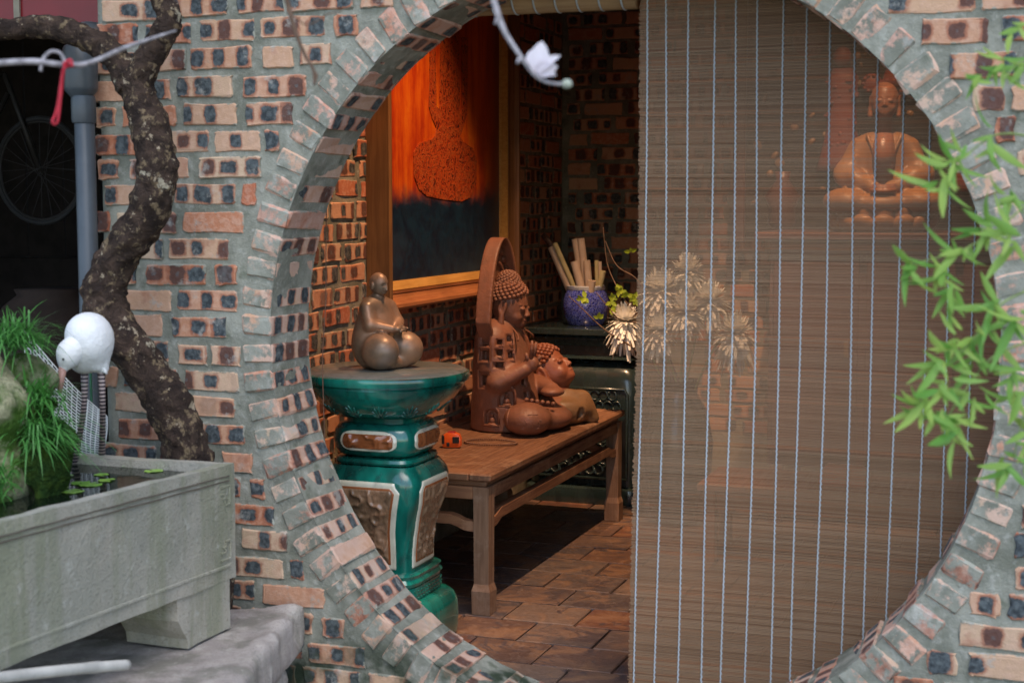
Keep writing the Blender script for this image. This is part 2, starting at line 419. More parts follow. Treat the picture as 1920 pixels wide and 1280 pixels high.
M_NET = mk_simple('white_plastic_net', (.55, .57, .55), .6)
M_GREENWIRE = mk_simple('green_wire', (.02, .12, .06), .5)
M_GROUND = mk_simple('packed_earth', (.10, .085, .065), .95, .2, .5, 3, .6, .02, (.16, .145, .12))
M_PLASTER = mk_simple('dim_plaster', (.10, .08, .068), .9, .2)
M_CEIL = mk_wood('ceiling_boards', (.07, .045, .03), (.10, .06, .04))
def mk_tile():
    t = NT('slate_tile', .5, .45); rd = t.rnd(); v = t.vm('ADD', t.co(), t.comb(t.ma('MULTIPLY', rd, 41.0), t.ma('MULTIPLY', rd, 7.0), 0.0))
    n = t.noise(v, 7, 5, .6, .9); f = t.noise(v, 42, 4, .7)
    a = t.ramp(rd, [(0, (.08, .052, .045)), (.18, (.15, .078, .048)), (.34, (.06, .048, .054)), (.5, (.18, .122, .09)), (.66, (.125, .052, .034)), (.82, (.13, .098, .082)), (1, (.07, .056, .058))])
    c = t.mix(t.mr(n, .42, .66), a, t.mix(.45, a, (.34, .18, .09))); c = t.mix(t.mr(t.noise(v, 4.5, 4, .7, 1.5), .55, .64), c, (.075, .055, .055))
    c = t.mix(t.ma('MULTIPLY', t.mr(f, .5, .72), .4), c, (.24, .165, .12))
    t.set(Base_Color=c, Roughness=t.mr(f, .3, .7, .35, .62)); t.bump(t.ma('ADD', f, n), .4, .004); return t.m
M_TILE = mk_tile(); M_GROUT = mk_simple('tile_grout', (.09, .074, .062), .9)
M_TABLE = mk_wood('worn_table_wood', (.24, .115, .060), (.135, .060, .031), 1, .55, 9, (.33, .19, .112))
M_TABLEX = mk_wood('worn_table_wood_cross', (.31, .155, .08), (.21, .095, .048), 0, .55, 9, (.36, .20, .12))
M_TABLEZ = mk_wood('worn_leg_wood', (.26, .15, .09), (.17, .09, .05), 2, .6, 9, (.31, .205, .14))
M_GOLD = mk_wood('gilt_moulding', (.62, .33, .09), (.52, .25, .06), 1, .42)
M_FRAME = mk_wood('reddish_frame_wood', (.42, .16, .06), (.32, .11, .04), 1, .42)
M_FRAMEZ = mk_wood('brown_frame_wood', (.24, .105, .035), (.17, .07, .022), 2, .45)
M_GREEN = mk_glaze('green_glaze', (.002, .032, .026), (.010, .215, .155), (.03, .10, .11))
M_GREENTOP = mk_glaze('worn_green_top', (.10, .115, .10), (.16, .16, .14), None, .35)
M_CHEST = mk_glaze('dark_teal_glaze', (.020, .034, .034), (.034, .054, .052), None, .2)
M_CREAMGL = mk_glaze('cream_glaze', (.52, .48, .36), (.62, .60, .48), (.05, .16, .11), .15)
M_BROWNGL = mk_glaze('brown_glaze', (.20, .06, .02), (.30, .10, .035), None, .15)
M_RELIEF = mk_glaze('brown_relief_glaze', (.17, .105, .06), (.27, .15, .085), (.30, .13, .055), .22, 16)
def mk_bronze():
    t = NT('patinated_bronze', .42, .5); v = t.co(); n = t.noise(v, 9, 4, .6); f = t.noise(v, 60, 3)
    c = t.mix(t.mr(n, .35, .65), (.30, .165, .095), (.14, .095, .06)); c = t.mix(t.mr(t.noise(v, 6, 3), .55, .75), c, (.20, .15, .12))
    t.set(Base_Color=c, Metallic=.35, Roughness=t.mr(f, .3, .7, .34, .5)); return t.m
M_BRONZE = mk_bronze()
def mk_carved(name, a, b, rough=.42):
    t = NT(name, rough, .45); v = t.co(); n = t.noise(v, 7, 5, .65); f = t.noise(v, 80, 3, .6)
    c = t.mix(t.mr(n, .3, .7), a, b); c = t.mix(t.ma('MULTIPLY', t.mr(f, .55, .8), .4), c, tuple(k*.5 for k in a))
    t.set(Base_Color=c, Roughness=t.mr(f, .3, .7, rough-.06, rough+.12)); t.bump(t.ma('ADD', f, t.noise(v, 34, 4, .7)), .4, .004); return t.m
M_BUDDHA = mk_carved('brown_stoneware', (.27, .105, .058), (.17, .072, .042), .48)
M_NICHE = mk_carved('shadowy_stoneware', (.085, .035, .022), (.05, .022, .014), .6)
M_HEADST = mk_carved('reddish_stoneware', (.30, .095, .045), (.22, .07, .035))
M_ROBE = mk_carved('olive_stoneware', (.24, .125, .055), (.19, .105, .05))
M_WOODB = mk_carved('honey_carved_wood', (.36, .165, .06), (.26, .115, .042), .42)
M_SKINB = mk_carved('reddish_carved_wood', (.32, .12, .06), (.24, .09, .045), .36)
def mk_porcelain():
    t = NT('blue_white_porcelain', .1, .6); v = t.co()
    e = t.n('TexVoronoi', {'Vector': t.vm('ADD', v, t.vm('MULTIPLY', t.noise(v, 30, 2, col=True), (.02, .02, .02))), 'Scale': 34.0}, feature='DISTANCE_TO_EDGE').outputs[0]
    e2 = t.n('TexVoronoi', {'Vector': v, 'Scale': 85.0}, feature='DISTANCE_TO_EDGE').outputs[0]
    k = t.mr(t.noise(v, 26, 3), .40, .55)
    c = t.mix(t.mr(e, .05, .12), (.02, .025, .22), (.07, .09, .50)); c = t.mix(t.ma('MULTIPLY', t.mr(e2, .10, .03), .55), c, (.34, .38, .68))
    z = t.sep(v)[2]; c = t.mix(t.mr(z, .174, .178), c, t.mix(t.ma('MULTIPLY', k, .4), (.66, .67, .68), (.06, .08, .38)))
    t.set(Base_Color=c, Coat_Weight=.6, Coat_Roughness=.05); return t.m
M_PORC = mk_porcelain()
M_PAPER = mk_simple('scroll_paper', (.64, .48, .36), .8, .3, .15, 20, .1)
M_POLE = mk_simple('bleached_pole', (.62, .60, .54), .8)
M_PAPERY = mk_simple('yellowed_scroll', (.55, .46, .24), .8, .3, .2, 20, .1)
M_ROD = mk_simple('dark_rod_wood', (.07, .03, .02), .5)
M_ORANGE = mk_simple('orange_plastic', (.75, .11, .015), .3, .5, .1, 10, 0)
M_BLACK = mk_simple('black_plastic', (.015, .015, .016), .4, .5, .1, 10, 0)
M_BEAD = mk_simple('wooden_beads', (.22, .10, .05), .4)
def mk_reed():
    t = NT('bamboo_reed', .55, .35); a = t.n('Attribute', None, attribute_name='tone').outputs['Fac']; v = t.co()
    n = t.noise(t.vm('MULTIPLY', v, (5, 1, 60)), 3.0, 3)
    f = t.ma('ADD', t.ma('MULTIPLY', a, .75), t.ma('MULTIPLY', n, .3))
    c = t.ramp(f, [(0, (.21, .105, .052)), (.35, (.32, .185, .10)), (.65, (.39, .25, .145)), (.85, (.41, .19, .09)), (1, (.46, .34, .215))])
    t.set(Base_Color=c); tr = t.n('BsdfTranslucent', {'Color': c}); ms = t.n('MixShader', {0: .3, 1: t.b.outputs[0], 2: tr.outputs[0]})
    t.t.links.new(ms.outputs[0], t.t.nodes['Material Output'].inputs[0]); return t.m
M_REED = mk_reed(); M_ROLL = mk_wood('tan_reed_roll', (.40, .26, .13), (.30, .18, .09), 0, .6)
M_CORD = mk_simple('pale_braided_cord', (.47, .52, .55), .8, .3, .2, 300, .3, .002)
M_STRING = mk_simple('brown_string', (.20, .10, .06), .8)
M_LACQ = mk_simple('dark_red_lacquer', (.10, .028, .016), .4, .5, .4, 5, .1)
M_REDREL = mk_carved('red_gilt_relief', (.19, .035, .018), (.13, .022, .012), .5)
M_GILT = mk_carved('tarnished_gilt', (.24, .12, .045), (.16, .08, .03), .4)
M_LAMP = mk_simple('lamp_black_metal', (.03, .03, .03), .4)
def mk_canvas():
    t = NT('lacquer_painting', .32, .5); v = t.co(); s = t.sep(v); y, z = s[1], s[2]
    st = t.noise(t.vm('MULTIPLY', v, (1, 9, 1.3)), 1.6, 4, .65); fl = t.noise(v, 13, 5, .7, .8); fi = t.noise(v, 75, 4, .7, 1.2)
    h = t.ma('ADD', z, t.ma('MULTIPLY', t.ma('SUBTRACT', t.noise(v, 6, 4, .7), .5), .16))
    flame = t.ramp(t.ma('ADD', t.ma('MULTIPLY', st, .8), t.ma('MULTIPLY', fl, .25)), [(.3, (.26, .018, .004)), (.45, (.48, .045, .006)), (.6, (.68, .11, .008)), (.78, (.80, .24, .014))])
    flame = t.mix(t.mr(y, .36, .62), flame, (.16, .014, .006))
    dark = t.mix(t.mr(fl, .35, .7), (.003, .013, .030), (.008, .036, .066))
    gold = t.mr(t.noise(v, 32, 4, .75, .6), .70, .74); dark = t.mix(t.ma('MULTIPLY', gold, .85), dark, (.42, .22, .04))
    t.set(Base_Color=t.mix(t.mr(h, .38, .50), dark, flame)); t.bump(fi, .1, .002); return t.m
M_CANVAS = mk_canvas()
def mk_figure():
    t = NT('crackled_relief_paint', .4, .5); v = t.co(); z = t.sep(v)[2]
    f = t.mr(t.noise(v, 30, 3, .65, 1.6), .36, .64, smooth=False); g = t.noise(v, 26, 5, .7, 1.0)
    up_ = t.ramp(f, [(.06, (.06, .012, .008)), (.14, (.36, .035, .008)), (.5, (.52, .075, .010)), (.64, (.32, .10, .03)), (.74, (.46, .05, .008)), (.97, (.10, .018, .008))])
    lo_ = t.ramp(f, [(.10, (.008, .01, .012)), (.3, (.36, .06, .015)), (.5, (.06, .075, .07)), (.62, (.44, .20, .03)), (.78, (.28, .04, .012)), (.95, (.02, .035, .04))])
    h = t.ma('ADD', z, t.ma('MULTIPLY', t.ma('SUBTRACT', g, .5), .14))
    t.set(Base_Color=t.mix(t.mr(h, .30, .44), lo_, up_)); t.bump(f, .5, .004); return t.m
M_FIG = mk_figure()

# ================================================================== THE SETTING
AE, BE, TW = 1.018, 1.05, 0.236            # half-axes of the moon gate, wall thickness
FLOOR = -1.06; XL, YB, XR, ZC = -1.335, 3.72, 2.7, 3.6
part('ground', MB().add([(-9, -9, -1.22), (9, -9, -1.22), (9, 0.02, -1.22), (-9, 0.02, -1.22)], [(0, 1, 2, 3)]), M_GROUND, kind='structure', label='packed earth of the yard in front of the brick wall')
def grid_face(nu, nv, fn):
    v = [fn(i/nu, j/nv) for i in range(nu+1) for j in range(nv+1)]
    f = [(i*(nv+1)+j, (i+1)*(nv+1)+j, (i+1)*(nv+1)+j+1, i*(nv+1)+j+1) for i in range(nu) for j in range(nv)]
    return v, f
# ---- brick meshes
def brick_mesh(L, H=.063, seed=0):
    rr = random.Random(seed); x, z = L/2, H/2; out = []
    N = 5
    for cx, cz, a0 in ((x, z, 0), (-x, z, 90), (-x, -z, 180), (x, -z, 270)):
        for k in (0, 1, 2):
            a = R(a0+k*45); r = .007
            out.append((cx-r*(1 if cx > 0 else -1)+r*math.cos(a), cz-r*(1 if cz > 0 else -1)+r*math.sin(a)))
        nx = {0: (0, z), 90: (-x, 0), 180: (0, -z), 270: (x, 0)}[a0]
        out.append(nx)
    out = [(px+rr.uniform(-.005, .005), pz+rr.uniform(-.004, .004)) for px, pz in out]
    n = len(out); v = []
    for y, s in ((.03, 0), (.0005, 0), (-.0028, .0035)):
        for px, pz in out: v.append((px-math.copysign(s, px)*(abs(px) > .01), y+rr.uniform(-.0008, .0008), pz-math.copysign(s, pz)*(abs(pz) > .01)))
    f = []
    for i in range(2):
        for j in range(n): f.append((i*n+j, i*n+(j+1) % n, (i+1)*n+(j+1) % n, (i+1)*n+j))
    f.append(tuple(2*n+j for j in range(n)))
    f = [q[::-1] for q in f]
    return v, f
LENS = (.205, .185, .155, .125, .10, .07, .045)
def brick_set(mat, tag_):
    d = {}
    for L in LENS:
        d[L] = []
        for s in range(6 if L > .18 else 3):
            v, f = brick_mesh(L, .063, int(L*1000)+s*13)
            # counter-clockwise check: the front must face -y
            me = mesh('brick', v, f, mat); d[L].append(me)
    return d
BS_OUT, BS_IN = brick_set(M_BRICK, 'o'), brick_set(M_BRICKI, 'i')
def lay(parent, bs, M, u0, u1, z0, z1, blocked, pitch=.0795, tilt=.012, jit=.012):
    """courses of bricks on the plane given by M (u right, z up, face towards -y)"""
    k = 0; z = z0; cnt = 0
    while z < z1:
        u = u0 + (0 if k % 2 == 0 else -.115) + random.uniform(-.05, .05)*(k > 0)
        while u < u1:
            L = random.choice((.205, .205, .185)) if random.random() < .78 else random.choice((.155, .125, .155, .10))
            a, b = max(u, u0), min(u+L, u1)
            for s, e in blocked(a, b, z):
                w = e-s
                fit = [q for q in LENS if q <= w+.012]
                if not fit: continue
                q = fit[0]
                me = random.choice(bs[q]); c = (s+e)/2
                m = M @ Matrix.Translation((c+random.uniform(-.004, .004), random.uniform(-.002, .0035), z+random.uniform(-.004, .004))) @ Matrix.Rotation(random.uniform(-tilt, tilt), 4, 'Y') @ Matrix.Rotation(random.choice((0, PI)), 4, 'Y')
                inst('brick', me, m, parent); cnt += 1
            u += L + random.uniform(.018, .036)
        z += pitch+random.uniform(-.002, .002); k += 1
    return cnt
# ---- the front wall with the moon gate
gate = thing('moon_gate_wall', (0, 0, -1.22), 'spotted brick garden wall with a big round moon gate opening', 'wall')
X0, X1, Z0, Z1 = -1.60, 2.9, -1.25, 3.65
angs = sorted([2*PI*i/300 for i in range(300)] + [math.atan2(z, x) % (2*PI) for x in (X0, X1) for z in (Z0, Z1)])
KR = 34; mv = []; mf = []; NA = len(angs)
def rim(a, e=.007):
    return (AE+e)*math.cos(a), (BE+e)*math.sin(a)
for a in angs:
    # angle of the polar ray through the ellipse point
    p = Vector(rim(a)); d = p.normalized()
    ts = []
    if d.x > 1e-9: ts.append(X1/d.x)
    if d.x < -1e-9: ts.append(X0/d.x)
    if d.y > 1e-9: ts.append(Z1/d.y)
    if d.y < -1e-9: ts.append(Z0/d.y)
    t1 = min(ts); r0 = p.length
    for k in range(KR+1):
        s = (k/KR)**1.25; r = r0+(t1-r0)*s; mv.append((d.x*r, 0.0, d.y*r))
mv = np.array(mv); nz = vnoise(mv, 17, 1)*.003+vnoise(mv, 45, 2)*.0022; mv[:, 1] = nz+.0035
mv[::KR+1, 1] = 0
for i in range(NA):
    j = (i+1) % NA
    for k in range(KR): mf.append((i*(KR+1)+k, i*(KR+1)+k+1, j*(KR+1)+k+1, j*(KR+1)+k)[::-1])
base = len(mv); rv = []; NT_ = 9
for a in angs:
    for k in range(NT_+1):
        e = .007; x, z = rim(a, e); rv.append((x, TW*k/NT_, z))
rv = np.array(rv); q = vnoise(rv, 19, 3)*.004+vnoise(rv, 50, 4)*.002; q[::NT_+1] = 0
rv[:, 0] *= 1+q; rv[:, 2] *= 1+q
for i in range(NA):
    j = (i+1) % NA
    for k in range(NT_): mf.append((base+i*(NT_+1)+k, base+i*(NT_+1)+k+1, base+j*(NT_+1)+k+1, base+j*(NT_+1)+k))
b2 = base+len(rv); bv = []
for i, a in enumerate(angs):
    p = mv[i*(KR+1)+KR]; x, z = rim(a); bv += [(x, TW, z), (p[0], TW, p[2])]
for i in range(NA):
    j = (i+1) % NA; mf.append((b2+2*i, b2+2*i+1, b2+2*j+1, b2+2*j))
    mf.append((i*(KR+1)+KR, b2+2*i+1, b2+2*j+1, j*(KR+1)+KR)[::-1])
part('mortar', (np.concatenate([mv, rv, bv]), mf), M_MORT, gate, True)
rb = []
for s in range(12):
    rr = random.Random(90+s); b = MB(); b.box((0, 0, 0), (.236, .100, .060), None, .007)
    rb.append(mesh('brick', [(p[0]+rr.uniform(-.003, .003), p[1]+rr.uniform(-.006, .005), p[2]+rr.uniform(-.0045, .004)) for p in b.v], b.f, M_RING))
# equal steps of arc along the ellipse
tt = np.linspace(0, 2*PI, 4001); ex, ez = AE*np.cos(tt), BE*np.sin(tt)
ds = np.concatenate([[0], np.cumsum(np.hypot(np.diff(ex), np.diff(ez)))]); NV = 82
for i in range(NV):
    a = float(np.interp((i+.5)/NV*ds[-1], ds, tt))+random.uniform(-.0025, .0025)
    p = Vector((AE*math.cos(a), 0, BE*math.sin(a))); n = Vector((math.cos(a)/AE, 0, math.sin(a)/BE)).normalized(); Xa = Vector((0, 1, 0))
    Za = Xa.cross(n); m = Matrix((Xa, n, Za)).transposed().to_4x4()
    m.translation = p + n*(.053+random.uniform(-.004, .004)) + Xa*(.1150+random.uniform(-.003, .003))
    m = m @ Matrix.Rotation(random.uniform(-.05, .05), 4, 'X') @ Matrix.Rotation(random.uniform(-.015, .015), 4, 'Y') @ Matrix.Rotation(random.choice((0, PI)), 4, 'X')
    inst('brick', rb[(i*5) % 12], m, gate)
def ring_block(a, b, z):
    A, B = AE+.118, BE+.118; zz = max(abs(z)-.036, 0)
    if zz >= B: return [(a, b)]
    xe = A*math.sqrt(1-(zz/B)**2)
    zo = min(abs(z)+.036, B*.999); xo = A*math.sqrt(1-(zo/B)**2)
    xe = xe*.6+xo*.4 if xe-xo > .04 else xe
    r = []
    if a < -xe: r.append((a, min(b, -xe)))
    if b > xe: r.append((max(a, xe), b))
    return r
n_out = lay(gate, BS_OUT, Matrix.Identity(4), -1.615, 1.72, -1.165, 1.27, ring_block)
# ---- interior side wall, back wall
side = thing('interior_side_wall', (XL-.1, 2.0, FLOOR), 'warm lit brick side wall behind the framed painting', 'wall')
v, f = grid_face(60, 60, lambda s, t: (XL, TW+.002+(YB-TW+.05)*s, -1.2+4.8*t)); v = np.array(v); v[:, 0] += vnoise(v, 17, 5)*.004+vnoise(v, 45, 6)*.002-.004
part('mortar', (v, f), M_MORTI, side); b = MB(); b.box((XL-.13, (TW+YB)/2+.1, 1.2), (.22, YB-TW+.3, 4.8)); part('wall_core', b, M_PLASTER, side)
def side_block(a, b, z):
    if z > .12 and z < 1.3:
        r = []
        if a < 1.36: r.append((a, min(b, 1.36)))
        if b > 2.68: r.append((max(a, 2.68), b))
        return r
    if z < -.62 and a > 1.1: return []
    return [(a, b)]
MS = Matrix.Translation((XL, 0, 0)) @ Matrix.Rotation(PI/2, 4, 'Z')
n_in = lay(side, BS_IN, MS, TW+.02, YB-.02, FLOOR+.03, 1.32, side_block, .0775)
back = thing('interior_back_wall', (.5, YB+.1, FLOOR), 'dim spotted brick back wall behind the blue vase and hanging blind', 'wall')
v, f = grid_face(60, 60, lambda s, t: (XL-.05+(XR-XL+.1)*s, YB, -1.2+4.8*t)); v = np.array(v); v[:, 1] += vnoise(v, 17, 7)*.004+.004
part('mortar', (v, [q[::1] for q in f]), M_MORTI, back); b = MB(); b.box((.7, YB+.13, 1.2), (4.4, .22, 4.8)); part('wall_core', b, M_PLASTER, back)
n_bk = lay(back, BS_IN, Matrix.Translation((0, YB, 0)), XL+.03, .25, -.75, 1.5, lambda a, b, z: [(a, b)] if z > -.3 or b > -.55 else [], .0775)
print('bricks', n_out+NV, n_in, n_bk)
rw = MB(); rw.box((XR+.1, (YB+TW)/2, 1.2), (.2, YB-TW+.4, 4.8)); rw = part('interior_right_wall', rw, M_PLASTER); tag(rw, 'plain plastered wall on the right of the dim room', 'wall')
ce = MB()
for i in range(9): ce.box((XL+.25+i*.47, (YB+TW)/2, ZC+.04), (.466, YB-TW+.3, .05), None, .006)
ce = part('ceiling', ce, M_CEIL, kind='structure', label='dark boarded ceiling of the room')
fl = part('floor', MB().add([(XL-.1, -.6, FLOOR-.012), (XR+.1, -.6, FLOOR-.012), (XR+.1, YB+.1, FLOOR-.012), (XL-.1, YB+.1, FLOOR-.012)], [(0, 1, 2, 3)]), M_GROUT, kind='structure', label='slate tiled floor of the room behind the gate')
tm = []
for s in range(9):
    rr = random.Random(s); b = MB(); b.box((0, 0, 0), (.262, .222, .02), None, .003)
    tm.append(mesh('tile', [(p[0]+rr.uniform(-.003, .003), p[1]+rr.uniform(-.003, .003), p[2]) for p in b.v], b.f, M_TILE))
for j in range(18):
    y = -.3+.23*j
    for i in range(11):
        x = XL+.05+.27*i+(.135 if j % 2 else 0)-.05
        if y < .05 and abs(x) > .9: continue
        if x > 1.45: continue
        m = Matrix.Translation((x, y, FLOOR-.010+random.uniform(-.001, .001))) @ Matrix.Rotation(random.uniform(-.008, .008), 4, 'Z') @ Matrix.Rotation(random.choice((0, PI)), 4, 'Z') @ Matrix.Rotation(random.uniform(-.003, .003), 4, 'X')
        inst('tile', random.choice(tm), m, fl)
# ---- the dark shed to the left of the wall
shed = thing('timber_shed', (-3.2, 3.5, -1.22), 'dark open timber shed left of the brick wall', 'shed')
for i in range(16):
    b = MB(); b.box((-5.9+i*.3, 4.6, .25), (.292, .03, 3.2), None, .004); part('plank', b, M_DARK, shed, False)
for z in (-.15, -.55):
    b = MB(); b.box((-3.7, 4.5, z), (4.8, .08, .36), None, .01); part('rail', b, M_DARK, shed, False)
b = MB(); b.box((-3.9, 2.0, 1.95), (4.7, 6.2, .1)); part('shade_roof', b, M_DARK, shed, False)  # out of view, added to keep the shed dark
b = MB(); b.box((-6.1, 2.2, .3), (.1, 5.5, 3.3)); part('side_wall', b, M_DARK, shed, False)
b = MB(); b.box((-3.9, 2.4, -1.19), (4.6, 5.0, .04)); part('shed_floor', b, M_DARK, shed, False)

# ================================================================== OUTDOORS
# ---- red board and drainpipe beside the wall
rd = thing('red_board', (-2.3, .40, .93), 'dark red painted board hanging at the top left corner', 'board')
b = MB(); b.box((-2.13, .42, 1.35), (.50, .03, .74), None, .004); part('panel', b, M_RED, rd)
b = MB(); b.box((-2.205, .40, 1.35), (.024, .008, .74)); part('strip', b, M_CREAM, rd)
b = MB(); b.box((-2.52, .42, 1.33), (.26, .03, .70), None, .004); part('panel', b, M_RED, rd)
dp = thing('drainpipe', (-1.615, -.075, -1.2), 'grey plastic drainpipe running down the left end of the brick wall', 'drainpipe')
px, py = -1.605, -.075
b = MB(True, 40); b.lathe((px+.003, py, 0), [(.030, -1.2), (.030, .685), (.026, .69)], 28); part('pipe', b, M_PIPE, dp)
b = MB(True, 40); b.lathe((px+.001, py, 0), [(.034, .64), (.0365, .65), (.0365, .71), (.034, .72)], 28); part('collar', b, M_PIPE, dp)
b = MB(True, 40); b.lathe((px-.006, py, 0), [(.030, .715), (.048, .735), (.050, .745), (.050, .86), (.044, .868), (.03, .874)], 28); b.tube(spline([(px-.006, py, .85), (px-.01, py+.03, .90), (px-.03, py+.14, .915), (px-.05, py+.7, .92)], 5), .036, 18); part('coupling', b, M_PIPE, dp)
# ---- tree in front of the wall
tr = thing('tree', (-1.0, -.16, -1.2), 'old gnarled tree with lichen spotted bark leaning against the brick wall', 'tree')
def limb(name, pts, rad, seed, n=40, k=16, amp=.16):
    p, r = spline(pts, k, rad); b = MB(True); b.tube(p, r, n); V = np.array(b.v)
    C = np.repeat(np.array([tuple(q) for q in p]), n, 0); d = V-C
    U = d/np.maximum(np.linalg.norm(d, axis=1), 1e-6)[:, None]*2.6+np.repeat(np.arange(len(p))*.11, n)[:, None]
    q = vnoise(V, 14, seed)*amp*.8+vnoise(V, 44, seed+1)*amp*.6+vnoise(V, 6, seed+2)*amp*.7+np.abs(vnoise(U, 1.6, seed+3))*amp*1.1-.06
    part(name, (C+d*(1+q)[:, None], b.f), M_BARK, tr)
limb('trunk', [(-1.20, -.12, -1.2), (-1.19, -.13, -.6), (-1.224, -0.150, -0.326), (-1.266, -0.170, -0.184), (-1.343, -0.190, -0.060), (-1.431, -0.200, 0.063), (-1.456, -0.200, 0.148), (-1.408, -0.200, 0.249), (-1.299, -0.200, 0.388), (-1.273, -0.200, 0.524), (-1.313, -0.200, 0.675), (-1.350, -0.200, 0.766)],
     [.085, .078, .070, .066, .062, .062, .062, .060, .056, .054, .054, .056], 3)
limb('branch', [(-1.345, -.2, .735), (-1.40, -.21, .82), (-1.47, -.22, .862), (-1.57, -.24, .90), (-1.69, -.26, .905), (-1.83, -.3, .90), (-2.1, -.35, .93)], [.050, .042, .038, .035, .032, .034, .03], 9)
limb('branch', [(-1.34, -.2, .73), (-1.29, -.2, .81), (-1.238, -.2, .882), (-1.225, -.2, .93), (-1.25, -.2, 1.0), (-1.26, -.2, 1.25), (-1.2, -.25, 1.7)], [.050, .040, .035, .032, .031, .031, .03], 15)
# ---- stone trough, its feet, the slabs below
TX, TY, TZ0, TZ1 = -.976, -.30, -.634, -.314; WID = .78; TY0 = -2.3
tg = thing('stone_trough', (-1.3, -1.2, -.77), 'long grey carved stone trough holding pond water at the left', 'trough')
def wob(v, s=.0025, sd=21): v = np.array(v, float); return v+np.stack([vnoise(v, 12, sd+i)*s for i in range(3)], -1)
def sub_box(c, d, n):
    v = []; f = []
    c = np.array(c, float); h = np.array(d, float)/2
    for a in range(3):
        for sg in (-1, 1):
            o = [(a+1) % 3, (a+2) % 3]; nu, nv = n[o[0]], n[o[1]]; bs = len(v)
            for i in range(nu+1):
                for j in range(nv+1):
                    p = np.zeros(3); p[a] = sg*h[a]; p[o[0]] = h[o[0]]*(2*i/nu-1); p[o[1]] = h[o[1]]*(2*j/nv-1); v.append(c+p)
            for i in range(nu):
                for j in range(nv):
                    q = (bs+i*(nv+1)+j, bs+(i+1)*(nv+1)+j, bs+(i+1)*(nv+1)+j+1, bs+i*(nv+1)+j+1); f.append(q if sg > 0 else q[::-1])
    return v, f
T_ = .034; zc = (TZ0+TZ1)/2; zh = TZ1-TZ0
yc = (TY+TY0)/2; yl = TY-TY0
for nm, c, d, n in (('long_side', (TX-T_/2, yc, zc), (T_, yl, zh), (2, 60, 14)), ('long_side', (TX-WID+T_/2, yc, zc), (T_, yl, zh), (2, 40, 8)),
                    ('end_wall', (TX-WID/2, TY-.023, zc-.001), (WID-2*T_-.001, .045, zh-.002), (20, 2, 10)), ('basin_floor', (TX-WID/2, yc-.03, TZ0+.03), (WID-2*T_-.001, yl-.12, .05), (8, 8, 1))):
    v, f = sub_box(c, d, n); part(nm, (wob(v, .0035), f), M_TROUGH, tg, False)
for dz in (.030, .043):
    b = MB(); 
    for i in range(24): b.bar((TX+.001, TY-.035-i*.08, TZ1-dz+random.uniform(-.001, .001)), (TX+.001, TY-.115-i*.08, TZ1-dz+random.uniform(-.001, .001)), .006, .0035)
    part('carved_line', b, mk_simple('groove_shade', (.14, .12, .09), .95), tg)  # dark strips paint the shade of the incised lines
for z in (TZ0+.040,):
    b = MB(); b.bar((TX+.001, TY-.03, z), (TX+.001, TY0, z), .005, .010, .002); part('carved_band', b, M_TROUGH, tg)
def fret(z, s):
    b = MB(); L = [((.02, 0), (.07, 0)), ((.02, 0), (.02, .05)), ((.045, .02), (.07, .02)), ((.045, .02), (.045, .045)), ((.02, .05), (.045, .05)), ((.033, .033), (.058, .033))]
    for (a, c), (e, g) in L:
        b.bar((TX+.0015, TY-.012-a, z+s*c), (TX+.0015, TY-.012-e, z+s*g), .005, .006, .001)
    part('carved_fret', b, M_TROUGH, tg)
fret(TZ1-.058, -1); fret(TZ0+.060, 1)
for y in (-.46, -1.9):
    for x in (TX-.10, TX-WID+.1):
        rs = []
        for z, e in ((-.772, .0), (-.70, .0), (-.668, .02), (-.634, .045)):
            rs.append([(x-.095, y-.10-e, z), (x+.09, y-.10-e, z), (x+.09, y+.13, z), (x-.095, y+.13, z)])
        v, f = sub_box((x, y+.0, -.699+.017*(y < -1)), (.19, .26, .146+.034*(y < -1)), (5, 6, 5)); v = np.array(v)
        k = (v[:, 1] < y-.02)*np.clip((-.69-v[:, 2])/.06, 0, 1); v[:, 1] += k*.05
        part('foot', (wob(v, .004, 33), f), M_TROUGH, tg, False)
for o in list(tg.children):      # the trough stands slightly out of level, its near end higher
    if o.name.startswith('foot'): continue
    for q in o.data.vertices: q.co.z += .034*(TY-(q.co.y+ORG[tg].y))
wa = part('pond_water', MB(True).add(*grid_face(20, 20, lambda s, t: (TX-WID+T_+(WID-2*T_)*s, TY0+.05+(TY-TY0-.08)*t, -.338))), M_WATER, kind='structure', label='dark still water in the stone trough')
def slab(name, c, d, seed, label, h=.02, az=0, pw=9):
    Mz = rotm('Z', az)
    def fn(P):
        Q = (P-np.array(c)) @ Mz; q = np.abs(Q)/np.array(d); e = np.abs(Q)-np.array(d)+.022; r = np.linalg.norm(np.maximum(e, 0), axis=-1)+np.minimum(e.max(-1), 0)-.022
        side = np.clip((np.abs(Q[..., :2])/np.array(d)[:2]).max(-1)*3-2, 0, 1)
        return r+(np.abs(vnoise(P, 7, seed))*.03-.012)*side+vnoise(P, 26, seed+1)*.0035+vnoise(P, 60, seed+2)*.0016
    m = max(d)*1.25
    v, f = nets(fn, [c[0]-m, c[1]-m, c[2]-d[2]*1.8], [c[0]+m, c[1]+m, c[2]+d[2]*1.8], h)
    o = part(name, (v, f), M_SLAB); return tag(o, label, 'stone slab')
slab('stone_slab', (-1.14, -.60, -.845), (.37, .50, .066), 41, 'thick pinkish grey stone slab carrying the foot of the trough', .016, 16)
slab('stone_slab', (-1.20, -.74, -.99), (.40, .55, .06), 47, 'lower grey stone slab under the thick slab at the bottom left', .018, 10)
slab('stone_slab', (-1.3, -1.9, -.92), (.42, .35, .13), 50, 'rough stone block under the near end of the trough', .025, 0)
slab('stone_slab', (-1.25, -.7, -1.15), (.5, .7, .1), 55, 'broad base stone on the ground below the other slabs', .03, 0)
